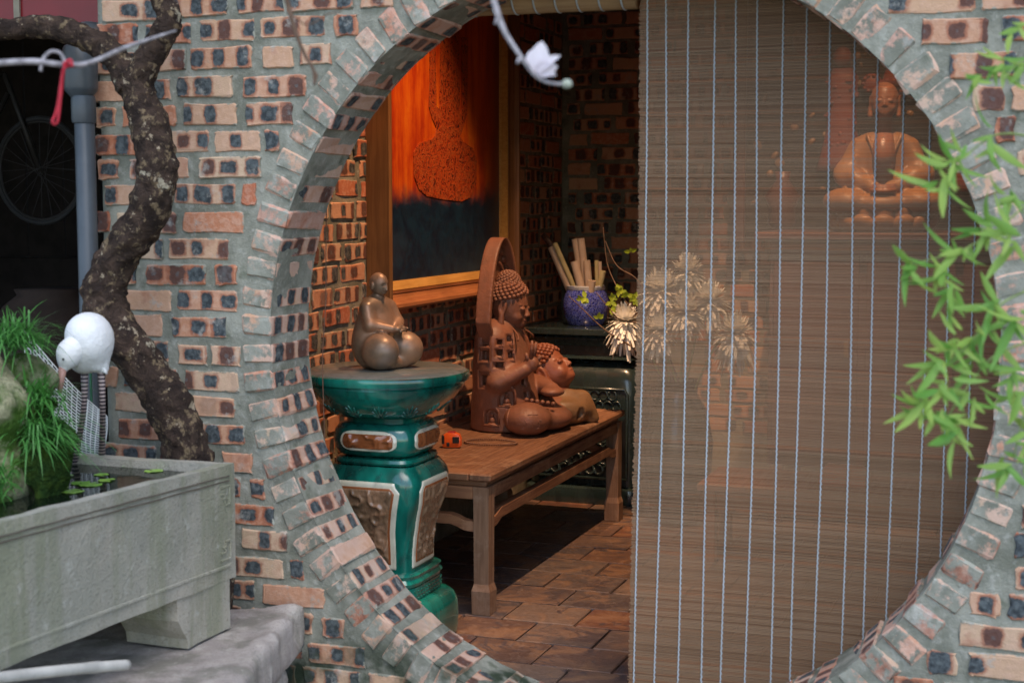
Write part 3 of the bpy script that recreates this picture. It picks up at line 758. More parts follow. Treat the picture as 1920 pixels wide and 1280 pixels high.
st = MB(True); p = spline([(-0.900, -1.576, -0.540), (-0.900, -1.285, -0.604), (-0.900, -1.068, -0.655), (-0.900, -0.938, -0.688)], 6); st.tube(p, [.013+.0015*(i == 12) for i in range(len(p))], 10)
st = part('cut_pole', st, M_POLE); tag(st, 'pale cut pole lying on the stone slab under the trough', 'pole')
# ---- mossy rocks standing in the trough
def rock(name, blobs, seed, label, mat=M_ROCK, h=.014, amp=.022):
    P0 = np.array([q[0] for q in blobs]); mr = max(max(q[1]) for q in blobs)
    def fn(P):
        d = None
        for c, r in blobs:
            e = s_ell(P, c, r); d = e if d is None else smin(d, e, .05)
        return d+vnoise(P, 9, seed)*amp+(.5-np.abs(vnoise(P, 17, seed+1)))*amp*1.1+vnoise(P, 55, seed+2)*amp*.3
    v, f = nets(fn, P0.min(0)-mr*1.15, P0.max(0)+mr*1.15, h); o = part(name, (v, f), mat); return tag(o, label, 'rock')
rock('mossy_rock', [((-1.42, -.80, -.27), (.12, .12, .13)), ((-1.39, -.82, -.13), (.10, .10, .11)), ((-1.43, -.80, -.01), (.09, .1, .08)), ((-1.345, -.82, -.33), (.05, .08, .07))], 61, 'tall mossy yellow green rock rising from the water at the left edge')
rock('mossy_rock', [((-1.415, -.66, -.04), (.05, .06, .045)), ((-1.42, -.62, -.06), (.08, .07, .06)), ((-1.46, -.62, -.2), (.09, .09, .14)), ((-1.47, -.63, -.32), (.09, .09, .05))], 67, 'flat topped mossy rock behind the tall rock under the fern')
rock('moss_clump', [((-1.275, -.72, -.22), (.035, .06, .09)), ((-1.262, -.74, -.32), (.035, .06, .06)), ((-1.29, -.7, -.13), (.03, .05, .05))], 71, 'dark wet hanging moss on the right side of the tall rock', M_MOSS, .010, .03)
def tuft(c, n, L, label, lean, spread=1.0, w=.0032, mat=None):
    b = MB(); rr = random.Random(int(abs(c[0]*1000+c[2]*77)))
    for i in range(n):
        a = rr.uniform(0, 2*PI); el = rr.uniform(.0, 1.35); l = L*rr.choice((rr.uniform(.4, .8), rr.uniform(.8, 1.35)))
        d = Vector((math.cos(a)*math.cos(el)*spread, math.sin(a)*math.cos(el)*spread, math.sin(el)))+Vector(lean); d.normalize()
        dr = rr.uniform(.4, 1.6); p = Vector(c)+Vector((rr.gauss(0, .024), rr.gauss(0, .024), rr.gauss(0, .016))); s = d.cross(Vector((0, 0, 1))); s = s.normalized() if s.length > .01 else Vector((1, 0, 0))
        vs = []; K = 5
        for k in range(K+1):
            t = k/K; q = p+d*(l*t)+Vector((0, 0, -.6*l*t*t*dr)); ww = w*(1-t)**.6*(.5+.5*min(1, t*4)); vs += [q-s*ww, q+s*ww]
        b.add(vs, [(2*k, 2*k+1, 2*k+3, 2*k+2) for k in range(K)])
    o = part('fern_tuft', b, M_GRASS, origin=c); return tag(o, label, 'grass tuft')
tuft((-1.379, -0.700, 0.046), 330, .125, 'bright green grassy tuft on top of the mossy rock', (.35, 0, .25))
tuft((-1.275, -0.760, -0.183), 380, .135, 'long bright green tuft hanging over the water below the white bird', (.75, .1, .05))
tuft((-1.287, -0.740, -0.090), 200, .10, 'short green tuft on the flank of the tall rock', (.6, .1, .1))
tuft((-1.256, -0.950, -0.265), 140, .08, 'blue green tuft low at the left edge of the picture', (.4, 0, .2))
# ---- lily pads
pads = [((-1.377, -0.532, -0.336), .026, 'yellowing lily pad beside the moss clump'), ((-1.272, -0.593, -0.336), .020, 'small lily pad just right of the moss clump'), ((-1.292, -0.679, -0.336), .030, 'green lily pad touching the mossy rock near the rim'),
        ((-1.220, -0.698, -0.336), .024, 'green lily pad close to the trough rim'), ((-1.232, -0.602, -0.336), .024, 'lily pad in front of the far bird leg'), ((-1.229, -0.536, -0.336), .018, 'small lily pad in the dark water mid trough'),
        ((-1.191, -0.371, -0.337), .020, 'bright lily pad nearest the corner of the trough'), ((-1.307, -0.324, -0.336), .017, 'yellow lily pad right of the bird'), ((-1.222, -0.293, -0.336), .014, 'tiny lily pad by the far rim'), ((-1.294, -0.468, -0.337), .016, 'lily pad near the right bird foot')]
for c, r, lb in [(q[0], q[1]*1.3, q[2]) for q in pads]:
    b = MB(); a0 = random.uniform(0, 6); n = 18
    v = [c]+[(c[0]+r*math.cos(a0+.25+i*(2*PI-.5)/n)*random.uniform(.94, 1.05), c[1]+r*math.sin(a0+.25+i*(2*PI-.5)/n), c[2]-.001+random.uniform(0, .003)) for i in range(n+1)]
    b.add(v, [(0, i+1, i+2) for i in range(n)]); o = part('lily_pad', b, M_PAD, origin=c); tag(o, lb, 'lily pad', 'lily pads on the trough water')
# ---- the white bird statue
hr = thing('bird_statue', (-1.411, -0.365, -0.345), 'white long legged stork statue bending its beak to the water', 'bird statue')
BC = np.array((-1.355, -0.430, 0.035)); rX = np.array(rt); fD = np.array((fw.x, fw.y, 0)); S = .00137
def bp(dx, dy, dd=0): return BC + rX*dx*S + np.array((0, 0, -dy*S)) + fD*dd
Lr = np.array((rt, Vector((-rt.y, rt.x, 0)), (0, 0, 1))).T
tiltm = Lr @ rotm('Y', 28)
def bird(P):
    d = s_ell(P, bp(2, -8), (.060, .080, .058), Lr)
    d = smin(d, s_ell(P, bp(8, 22), (.052, .075, .055), tiltm), .04)
    d = smin(d, s_ell(P, bp(-8, 44), (.038, .05, .040), Lr), .03)
    d = smin(d, s_cap(P, bp(24, 30), bp(30, 62), .024, .016), .02)
    d = smin(d, s_cap(P, bp(18, 40, -.02), bp(20, 55, -.02), .02, .012), .02)
    fe = np.sin((P @ rX)*420+vnoise(P, 60, 3)*2.2)*np.sin(P[..., 2]*330+vnoise(P, 50, 5)*3)
    return d+fe*.0005*(np.clip((P-BC) @ rX*18+.4, 0, 1))
fb = MB(True)
for k in range(4): fb.ell(bp(20+k*4, 50+k*3, -.01), (.006, .012, .026), 8, 6, Matrix(Lr) @ Matrix.Rotation(R(-12-5*k), 3, 'Y'))
part('tail_feathers', fb, M_WHITE, hr, kind='stuff')
v, f = nets(bird, BC-.15, BC+np.array((.13, .13, .12)), .0045); part('body', (v, f), M_WHITE, hr)
def bhead(P):
    d = s_ell(P, bp(-24, 30, -.075), (.024, .032, .034), Lr)
    d = smin(d, s_cap(P, bp(-20, 26, -.06), bp(2, 4, -.04), .030, .040), .035)
    return smin(d, s_cap(P, bp(-28, 44, -.08), bp(-32, 58, -.084), .018, .011), .012)
v, f = nets(bhead, BC-.17, BC+.1, .004); part('head', (v, f), M_WHITE, hr)
b = MB(True); b.ell(bp(-26, 36, -.108), (.0035, .0035, .0035)); part('eye', b, M_BLACK, hr)
b = MB(True); b.tube([bp(-32, 54, -.085), bp(-35, 78, -.092), bp(-37, 104, -.1)], [.0115, .0095, .006], 10); part('beak', b, M_BEAK, hr)
for a, c, e in ((bp(-8, 58), bp(-12, 150, .0), (-1.494, -0.325, -0.360)), (bp(26, 60), bp(27, 150, .0), (-1.436, -0.268, -0.360))):
    b = MB(True); p = spline([a, c, e], 7); b.tube(p, [.012-.004*math.sin(PI*i/(len(p)-1)) for i in range(len(p))], 10); part('leg', b, M_LEG, hr)
# ---- plastic netting, clay jar, green wire
nt = MB(); 
def npt(u, w):
    a = Vector((-1.725, -0.220, -0.360)); c = Vector((-1.451, -0.220, -0.344)); t = Vector((-1.787, -0.160, 0.026)); q = Vector((-1.457, -0.220, -0.218))
    p = (a*(1-u)+c*u)*(1-w)+(t*(1-u)+q*u)*w; return p+Vector((0, .016*math.sin(u*5+w*3), .010*math.sin(u*6)))
for i in range(20):
    nt.tube([npt(i/19, k/16) for k in range(17)], .0016, 4)
for k in range(25):
    nt.tube([npt(i/14, k/24) for i in range(15)], .0016, 4)
o = part('plastic_net', nt, M_NET); tag(o, 'white plastic mesh netting hanging behind the stork statue', 'netting')
j = MB(True); j.lathe((-2.17, .5, -.62), [(.12, 0), (.2, .2), (.24, .42), (.23, .55), (.17, .66), (.12, .70), (.13, .72)], 28)
o = part('clay_jar', j, M_JAR); tag(o, 'dull brown round clay jar in the shadow behind the bird', 'jar')
b = MB(); b.box((-2.17, .5, -.92), (.6, .6, .594)); o = part('plinth_block', b, M_DARK); tag(o, 'dark block under the clay jar', 'block')
b = MB(True); b.tube(spline([(-1.543, -0.160, -0.007), (-1.542, -0.160, -0.198), (-1.535, -0.160, -0.342)], 6), .004, 6); o = part('green_stake', b, M_GREENWIRE); tag(o, 'thin green stake between the netting and the brick wall', 'stake')
# ---- bicycle in the shed
bk = thing('bicycle', (-3.72, 2.5, -.2), 'old bicycle standing in the darkness of the shed', 'bicycle')
def wheel(c, r, tilt=0):
    rg = MB(True); rg.tube([(c[0]+r*math.cos(2*PI*i/40), c[1]+tilt*math.cos(2*PI*i/40), c[2]+r*math.sin(2*PI*i/40)) for i in range(41)], .014, 8); w = part('wheel', rg, M_RUBBER, bk)
    rm = MB(True); rm.tube([(c[0]+(r-.017)*math.cos(2*PI*i/40), c[1]+tilt*math.cos(2*PI*i/40), c[2]+(r-.017)*math.sin(2*PI*i/40)) for i in range(41)], .007, 6); part('rim', rm, M_IRON, w)
    sp = MB()
    for i in range(24): sp.tube([(c[0]+.02*math.cos(i+1.2), c[1]+.02*(i % 2*2-1), c[2]+.02*math.sin(i+1.2)), (c[0]+(r-.02)*math.cos(2*PI*i/24), c[1], c[2]+(r-.02)*math.sin(2*PI*i/24))], .0016, 4)
    part('spokes', sp, M_IRON, w)
wheel((-3.735, 2.5, .56), .265); wheel((-4.25, 2.2, .34), .30)
b = MB(True)
for a, c in (((-3.735, 2.5, .56), (-3.9, 2.45, 1.05)), ((-3.9, 2.45, 1.05), (-4.2, 2.3, .95)), ((-3.88, 2.45, .95), (-4.1, 2.3, .42)), ((-4.1, 2.3, .42), (-4.25, 2.2, 1.0)), ((-4.1, 2.3, .42), (-4.25, 2.2, .34))): b.tube([a, c], .014, 8)
part('bicycle_frame', b, M_IRON, bk)
# ---- twigs in the foreground
pt = thing('pale_branch', (-0.612, -1.713, 0.646), 'thin pale bare branch crossing the top left corner', 'branch')
b = MB(True); p, r = spline([(-0.647, -1.726, 0.642), (-0.612, -1.713, 0.646), (-0.543, -1.687, 0.650), (-0.486, -1.667, 0.644), (-0.447, -1.653, 0.648), (-0.395, -1.632, 0.672), (-0.348, -1.612, 0.690), (-0.320, -1.579, 0.706)], 7, [.006, .0058, .0055, .005, .0045, .004, .003, .0015]); b.tube(p, r, 8); part('stem', b, M_PALE, pt)
b = MB(True); b.tube(spline([(-0.528, -1.684, 0.633), (-0.525, -1.681, 0.653), (-0.512, -1.675, 0.667), (-0.497, -1.669, 0.664), (-0.489, -1.668, 0.648)], 6), .0032, 8); part('curl', b, M_PALE, pt)
rb_ = MB(True); rb_.tube(spline([(-0.475, -1.674, 0.643), (-0.477, -1.686, 0.637), (-0.486, -1.682, 0.608), (-0.489, -1.686, 0.571), (-0.491, -1.690, 0.546), (-0.497, -1.692, 0.541), (-0.499, -1.693, 0.547), (-0.500, -1.680, 0.566), (-0.495, -1.675, 0.604), (-0.498, -1.662, 0.639)], 6), .0022, 8)
rb_.ell((-0.480, -1.676, 0.643), (.008, .006, .006)); rb_.tube(spline([(-0.478, -1.686, 0.644), (-0.468, -1.681, 0.651), (-0.464, -1.681, 0.639)], 4), .0026, 8)
o = part('red_cord_loop', rb_, M_RIBBON); tag(o, 'red cord loop tied to the thin pale branch', 'cord')
b = MB(True); p, r = spline([(-0.139, -1.526, 0.794), (-0.127, -1.526, 0.748), (-0.115, -1.526, 0.706), (-0.098, -1.524, 0.664), (-0.082, -1.521, 0.635), (-0.080, -1.523, 0.609)], 7, [.005, .0045, .004, .0035, .003, .0022]); b.tube(p, r, 8)
b.tube(spline([(-0.082, -1.521, 0.635), (-0.076, -1.520, 0.626), (-0.079, -1.523, 0.611)], 4), .002, 6); b.tube(spline([(-0.122, -1.526, 0.734), (-0.095, -1.518, 0.713), (-0.064, -1.505, 0.731), (-0.039, -1.496, 0.737)], 5), .0012, 6)
o = part('brown_twig', b, M_TWIG); tag(o, 'dead brown twig hanging in front of the bricks left of the gate', 'twig')
mg = thing('magnolia_branch', (0.312, -1.689, 0.733), 'bare magnolia branch with one white flower and a bud hanging before the gate', 'branch')
b = MB(True); p, r = spline([(0.299, -1.690, 0.766), (0.314, -1.689, 0.725), (0.328, -1.688, 0.682), (0.342, -1.686, 0.655), (0.358, -1.682, 0.631), (0.378, -1.678, 0.604), (0.395, -1.672, 0.592), (0.411, -1.667, 0.588), (0.425, -1.662, 0.588)], 7, [.0055, .005, .0048, .004, .0036, .0034, .003, .0028, .003]); b.tube(p, r, 9)
for q in ((0.324, -1.689, 0.687), (0.358, -1.683, 0.627)): b.tube([q, Vector(q)+Vector((-.004, -.002, -.008))], [.004, .0025], 7)
part('stem', b, M_PALE, mg)
b = MB(True); b.ell((0.427, -1.661, 0.588), (.0085, .008, .0075)); part('bud', b, M_BUD, mg)
fc = Vector((0.383, -1.676, 0.607)); cam_r = Vector(rt); cam_u = Vector((0, 0, 1)); toc = -Vector((fw.x, fw.y, 0))
def petal(ang, tilt, L, Wd, cup=.35, roll=0):
    d = (cam_r*math.cos(R(ang))+cam_u*math.sin(R(ang)))*math.cos(R(tilt))+toc*math.sin(R(tilt)); s = d.cross(toc).normalized(); s = (s*math.cos(R(roll))+toc*math.sin(R(roll))).normalized(); nn = d.cross(s)
    vs = []; K = 8; J = 6
    for i in range(K+1):
        t = i/K; w = Wd*math.sin(PI*min(1, .12+.88*t))**.7*(1 if t < .97 else .6)
        for j_ in range(J+1):
            u = 2*j_/J-1; vs.append(fc+d*L*t+s*w*u-nn*(cup*w*(u*u)-.22*L*t*t))
    return vs, [(i*(J+1)+j_, (i+1)*(J+1)+j_, (i+1)*(J+1)+j_+1, i*(J+1)+j_+1) for i in range(K) for j_ in range(J)]
for a in ((80, 10, .046, .015, .3), (99, -20, .042, .014, .4), (40, 25, .044, .011, .5, 40), (12, 30, .034, .012, .4), (60, -30, .038, .013, .4), (-5, 10, .03, .010, .5, 30)):
    b = MB(True); b.add(*petal(*a)); part('petal', b, M_PETAL, mg)
# ---- bamboo in front of the right jamb
bb = thing('bamboo_plant', (1.35, -1.0, -1.2), 'leafy bright green bamboo sprays hanging over the right side of the gate', 'bamboo')
def leaf_mesh(L, Wd, bend, seed):
    rr = random.Random(seed); vs = []; K = 7
    for i in range(K+1):
        t = i/K; w = Wd*(math.sin(PI*(t**.75)))**.85 if 0 < t < 1 else .0004
        z = -bend*L*t*t; x = L*t
        vs += [(x, -w, z+w*.35), (x, 0, z), (x, w, z+w*.35)]
    return mesh('leaf', vs, [q for i in range(K) for q in ((3*i, 3*i+3, 3*i+4, 3*i+1), (3*i+1, 3*i+4, 3*i+5, 3*i+2))], M_LEAF, True)
LM = [leaf_mesh(.085, .0070, .32, 1), leaf_mesh(.072, .0074, .45, 2), leaf_mesh(.062, .0066, .15, 3), leaf_mesh(.098, .0082, .40, 4), leaf_mesh(.05, .0060, .3, 5)]
stems = MB(True)
def spray(c, n, az0, spread, size=1.0, dn=-25):
    c = Vector(c)
    for i in range(n):
        t = (i+.5)/n; az = az0+spread*(t-.5)+random.uniform(-12, 12); el = dn+random.uniform(-28, 28)
        d = cam_r*math.cos(R(az))*math.cos(R(el*.3))+cam_u*math.sin(R(az))+toc*random.uniform(-.45, .55); d.normalize()
        s = d.cross(toc+Vector((0, 0, .6))+Vector((random.uniform(-.5, .5), random.uniform(-.5, .5), random.uniform(-.5, .5)))).normalized(); nn = d.cross(s)
        m = Matrix((d, s, nn)).transposed().to_4x4(); sc = size*random.uniform(.62, 1.0)
        m = Matrix.Translation(c+Vector((random.gauss(0, .008), random.gauss(0, .012), random.gauss(0, .008)))) @ m @ Matrix.Scale(sc, 4)
        inst('leaf', random.choice(LM), m, bb)
def stalk(pts, r0=.0028): 
    p = spline(pts, 6); n = len(p); stems.tube(p, [r0*(1-.55*i/n) for i in range(n)], 6)
stalk([(1.4, -1.0, -1.2), (1.40, -.98, -.3), (1.33, -.99, .5), (1.2, -1.0, 1.0), (1.1, -1.0, 1.4)], .010)
for pts in ([(1.161, -0.943, 0.609), (1.091, -0.984, 0.665), (1.043, -1.027, 0.625)], [(1.154, -0.975, 0.530), (1.055, -1.032, 0.529), (1.021, -1.068, 0.517), (0.957, -1.118, 0.462)], [(1.166, -0.978, 0.453), (1.095, -1.030, 0.405), (1.044, -1.075, 0.358), (0.982, -1.101, 0.320), (0.903, -1.133, 0.297)],
            [(1.171, -0.991, 0.309), (1.101, -1.065, 0.254), (1.050, -1.129, 0.224), (1.008, -1.151, 0.163), (0.957, -1.175, 0.107)], [(1.166, -1.006, 0.175), (1.077, -1.063, 0.148), (1.033, -1.103, 0.122), (0.984, -1.149, 0.049), (0.971, -1.157, 0.021)], [(1.178, -0.989, 0.096), (1.107, -1.041, 0.041), (1.083, -1.060, -0.055)]): stalk([(1.36, -1.0, Vector(pts[0]).z+.1)]+pts)
part('stems', stems, M_STEM, bb)
for a in (((1.037, -1.005, 0.655), 8, 250, 200), ((1.011, -1.017, 0.626), 5, 200, 120, .9), ((1.073, -0.970, 0.657), 7, 250, 200), ((1.071, -0.965, 0.715), 4, 230, 150), ((1.025, -1.066, 0.517), 6, 240, 200), ((0.963, -1.114, 0.476), 9, 230, 210), ((0.949, -1.123, 0.443), 7, 240, 170), ((0.978, -1.107, 0.495), 5, 210, 200, .85),
          ((1.064, -1.041, 0.415), 8, 230, 220), ((1.026, -1.081, 0.363), 10, 230, 230), ((1.077, -1.128, 0.350), 6, 210, 200, 1.2), ((0.982, -1.101, 0.320), 9, 220, 220), ((0.907, -1.131, 0.295), 9, 225, 200), ((0.952, -1.116, 0.283), 9, 240, 190), ((0.976, -1.111, 0.249), 6, 260, 120),
          ((1.050, -1.150, 0.225), 7, 210, 230, 1.15), ((1.086, -1.139, 0.211), 6, 260, 200, 1.15), ((1.029, -1.141, 0.182), 6, 220, 170), ((0.986, -1.159, 0.163), 9, 215, 210), ((1.021, -1.127, 0.133), 9, 235, 230), ((0.960, -1.172, 0.126), 8, 230, 210), ((0.970, -1.172, 0.089), 7, 260, 200), ((1.014, -1.136, 0.072), 7, 255, 200),
          ((0.936, -1.187, 0.056), 9, 225, 210), ((0.968, -1.178, 0.038), 9, 260, 200), ((0.990, -1.152, 0.002), 9, 255, 220), ((1.078, -1.046, 0.098), 7, 240, 220), ((1.084, -1.048, 0.055), 6, 255, 200), ((1.074, -1.063, -0.060), 8, 255, 200), ((1.104, -1.048, -0.017), 6, 220, 200)): spray(*a)

# ================================================================== INDOORS
# ---- framed painting on the side wall
FY0, FY1, FZ0, FZ1 = 1.305, 2.775, -.012, 1.62
pf = thing('framed_painting', (XL, 2.07, 0), 'tall orange and black painting in a deep gilt wooden frame on the side wall', 'painting')
iy0, iy1, iz0, iz1 = FY0+.105, FY1-.10, FZ0+.105, FZ1-.1
b = MB(); b.add(*grid_face(2, 2, lambda s, t: (XL+.032, iy0-.03+(iy1-iy0+.06)*s, iz0-.03+(iz1-iz0+.06)*t))); part('canvas', b, M_CANVAS, pf)
def moulding(name, prof, mat, p0, p1, inw, outn=(1, 0, 0)):
    """mitred length of frame: prof = (inward, proud) pairs swept from p0 to p1"""
    p0, p1 = Vector(p0), Vector(p1); d = (p1-p0).normalized(); i_ = Vector(inw); o_ = Vector(outn)
    b = MB(); b.rings([[p0+d*a+i_*a+o_*q for a, q in prof], [p1-d*a+i_*a+o_*q for a, q in prof]]); return part(name, b, mat, pf, False)
outer = [(0, 0), (0, .096), (.010, .102), (.022, .100), (.026, .092), (.034, .080), (.046, .068), (.058, .062), (.062, .066), (.068, .066), (.068, 0)]
inner = [(.069, 0), (.069, .060), (.074, .063), (.100, .047), (.106, .043), (.106, .020), (.10, 0)]
cs = [(XL, FY0, FZ0), (XL, FY1, FZ0), (XL, FY1, FZ1), (XL, FY0, FZ1)]
for k, (a, c, inw) in enumerate(((0, 1, (0, 0, 1)), (1, 2, (0, -1, 0)), (2, 3, (0, 0, -1)), (3, 0, (0, 1, 0)))):
    moulding('frame_rail', outer, M_FRAME if k in (0, 2) else M_FRAMEZ, cs[a], cs[c], inw)
    moulding('gilt_lip', inner, M_GOLD, cs[a], cs[c], inw)
fx = -1.3015
def cpt(px_, py_):   # outline points measured on the canvas plane, in metres
    return (px_, py_)
def relief(pts, name='painted_relief', th=.0015):
    n = len(pts); v = [(fx, p[0], p[1]) for p in pts]+[(fx+th, p[0], p[1]) for p in pts]
    f = [tuple(range(n, 2*n))]+[(i, (i+1) % n, n+(i+1) % n, n+i) for i in range(n)]
    return part(name, (np.array(v), f), M_FIG, pf, False)
def yz(*P): return [(p[1], p[2]) for p in P]
relief(yz((-1.301, 1.679, 0.604), (-1.301, 1.683, 0.508), (-1.301, 1.731, 0.455), (-1.301, 1.813, 0.427), (-1.301, 1.983, 0.414), (-1.301, 2.195, 0.405), (-1.301, 2.302, 0.423), (-1.301, 2.367, 0.483), (-1.301, 2.381, 0.590), (-1.301, 2.329, 0.640), (-1.301, 2.215, 0.664), (-1.301, 2.178, 0.688), (-1.301, 2.203, 0.709), (-1.301, 2.260, 0.784), (-1.301, 2.275, 1.119), (-1.301, 2.201, 1.111), (-1.301, 2.204, 0.804), (-1.301, 2.179, 0.779), (-1.301, 2.170, 1.131), (-1.301, 1.968, 1.110), (-1.301, 1.953, 0.789), (-1.301, 1.919, 0.798), (-1.301, 1.910, 1.060), (-1.301, 1.854, 1.055), (-1.301, 1.840, 0.794), (-1.301, 1.873, 0.748), (-1.301, 1.918, 0.710), (-1.301, 1.906, 0.679), (-1.301, 1.860, 0.660), (-1.301, 1.739, 0.642)))
# ---- green glazed pedestal
PC = (-.928, .60); PZ = FLOOR
ps = thing('glazed_pedestal', (PC[0], PC[1], PZ), 'tall green glazed ceramic pedestal carrying the seated monk', 'pedestal')
def ped(name, prof, mat, n=72, sharp=40):
    b = MB(True, sharp); b.lathe((PC[0], PC[1], 0), prof, n); return part(name, b, mat, ps)
ped('top_disc', [(.2, -.150, 2.2), (.262, -.150, 2.2), (.268, -.146, 2.2)][:2]+[(.252, -.1435, 2.2), (.05, -.1425, 2.2)], M_GREENTOP)
ped('bowl', [(.125, -.292, 3.2), (.152, -.290, 3.2), (.185, -.268, 2.8), (.222, -.235, 2.5), (.248, -.205, 2.3), (.254, -.190, 2.25), (.252, -.184, 2.2), (.268, -.178, 2.2), (.272, -.164, 2.2), (.269, -.153, 2.2), (.262, -.150, 2.2), (.15, -.1495, 2.2)], M_GREEN)
ped('neck', [(.115, -.318, 4), (.118, -.292, 3.4)], M_GREEN)
ped('cushion', [(.118, -.420, 4.5), (.134, -.414, 4.5), (.146, -.395, 4.5), (.151, -.365, 4.5), (.146, -.335, 4.5), (.134, -.316, 4.5), (.116, -.310, 4.5)], M_GREEN)
def body_h(z):
    T = [(-.80, .128), (-.74, .128), (-.68, .134), (-.62, .147), (-.57, .163), (-.53, .171), (-.50, .172), (-.475, .165), (-.455, .150), (-.440, .137), (-.430, .131)]
    return float(np.interp(z, [a for a, _ in T], [c for _, c in T]))
ped('ledge', [(.12, -.447, 5), (.141, -.444, 5), (.145, -.436, 5), (.141, -.426, 5), (.11, -.4205, 5)], M_GREEN)
bz = np.linspace(-.80, -.448, 22)
ped('body', [(body_h(z), z, 6.5) for z in bz], M_GREEN, 88)
ped('base_moulding', [(.13, -.845, 6), (.150, -.842, 6), (.154, -.830, 6), (.146, -.818, 6), (.150, -.806, 6), (.142, -.800, 6), (.1, -.799, 6)], M_GREEN)
ped('base_band', [(.148, -.890, 6), (.148, -.846, 6)], M_GREEN)
ped('foot_flare', [(.176, FLOOR+.001, 6), (.196, FLOOR+.012, 6), (.200, -.99, 6), (.197, -.94, 6), (.186, -.912, 6), (.168, -.896, 6), (.145, -.8905, 6)], M_GREEN)
def face_pt(face, u, z, off, hf=body_h, e=5.5):
    h = hf(z); a = h*(1-abs(u)**e)**(1/e)+off; s = u*h
    return {'f': (PC[0]+s, PC[1]-a, z), 'r': (PC[0]+a, PC[1]+s, z), 'l': (PC[0]-a, PC[1]+s, z)}[face]
def wide(z):        # half width of the shaped panel at height z
    return float(np.interp(z, [-.775, -.74, -.66, -.58, -.525, -.505], [.70, .70, .66, .68, .72, .62]))
def panel(face, z0, z1, wf, off, inset, name, mat, rel=0.0, seed=0, hf=body_h, e=5.5, nu=46, nv=52, parent=None):
    V = []; 
    for i in range(nu+1):
        for j in range(nv+1):
            z = z0+inset+(z1-z0-2*inset)*j/nv; w = wf(z)-inset/hf(z); u = w*(2*i/nu-1)
            r = 0
            if rel:
                p = np.array([[u*.15+seed, z, seed*.7]]); r = rel*(.75*(1-min(1, 2.6*abs(float(vnoise(p, 34, seed)[0]))))**1.5+.3*max(0, float(vnoise(p, 90, seed+1)[0])))*min(1, 6*(1-abs(2*i/nu-1)), 6*(1-abs(2*j/nv-1)))
            ed = 1 if 0 < i < nu and 0 < j < nv else 0
            V.append(face_pt(face, u, z, (off+r) if ed else -.004, hf, e))
    F = [(i*(nv+1)+j, (i+1)*(nv+1)+j, (i+1)*(nv+1)+j+1, i*(nv+1)+j+1) for i in range(nu) for j in range(nv)]
    return part(name, (np.array(V), F), mat, parent or ps)
for fc_ in 'fr':
    c_ = panel(fc_, -.790, -.490, wide, .005, 0, 'panel_border', M_CREAMGL)
    panel(fc_, -.790, -.490, wide, .007, .016, 'panel_rim', M_BROWNGL, parent=c_)
    panel(fc_, -.790, -.490, wide, .0078, .023, 'relief_panel', M_RELIEF, .014, 3 if fc_ == 'f' else 8, parent=c_)
cush = lambda z: float(np.interp(z, [-.414, -.395, -.365, -.335, -.316], [.134, .146, .151, .146, .134]))
ov = lambda z: .66*math.sqrt(max(0, 1-((z+.365)/.0365)**4))+.02
for fc_ in 'fr':
    c_ = panel(fc_, -.399, -.331, ov, .004, 0, 'cartouche', M_CREAMGL, 0, 0, cush, 4.5)
    ovi = lambda z: max(.03, ov(z)-.06)
    panel(fc_, -.392, -.340, ovi, .005, .0, 'cartouche_relief', M_BROWNGL, .012, 12 if fc_ == 'f' else 17, cush, 4.5, 40, 20, c_)
# fretwork on the base band, shell flourishes on the bowl
for fc_ in 'fr':
    b = MB()
    for i in range(13):
        for k in range(3):
            u = -.86+1.72*i/12+(.05 if k % 2 else 0); z = -.858-.012*k
            p = Vector(face_pt(fc_, max(-.9, min(.9, u)), z, .001, lambda z: .148, 6)); sx = (.010, .006, .004) if fc_ == 'f' else (.006, .010, .004)
            b.box(p, sx, None, .001)
    part('fretwork', b, M_GREEN, ps)
for a in (-128, -100, -72, -44, -15, 15):
    b = MB(True)
    for k in range(-3, 4):
        ra = R(a); L = .042*(1-.10*abs(k))
        p0 = []; 
        for t in (0, .35, .7, 1):
            zz = -.283+L*t*math.cos(R(k*24)); da = L*t*math.sin(R(k*24))/.2
            rr_ = np.interp(zz, [-.292, -.268, -.235, -.205], [.152, .185, .222, .248])
            ee = np.interp(zz, [-.292, -.268, -.235, -.205], [3.2, 2.8, 2.5, 2.3]); ca, sa = math.cos(ra+da), math.sin(ra+da); q = (abs(ca)**ee+abs(sa)**ee)**(-1/ee)
            p0.append((PC[0]+rr_*q*ca, PC[1]+rr_*q*sa, zz))
        b.tube(p0, [.002, .0045, .005, .002], 6)
    part('shell_flourish', b, M_GREEN, ps)
tw = MB(True)
for s in range(4):
    c = Vector((-.755, .42, -.90)); tw.tube([c+Vector((.022*math.cos(a+s*.3)+random.uniform(-.003, .003), .022*math.sin(a+s*.3), .018*math.sin(a*1.0+s)+.006*s)) for a in np.linspace(0, 5.4, 14)], .0022, 5)
o = part('straw_twist', tw, M_PAPER); tag(o, 'small twist of dry straw on the foot of the green pedestal', 'straw')
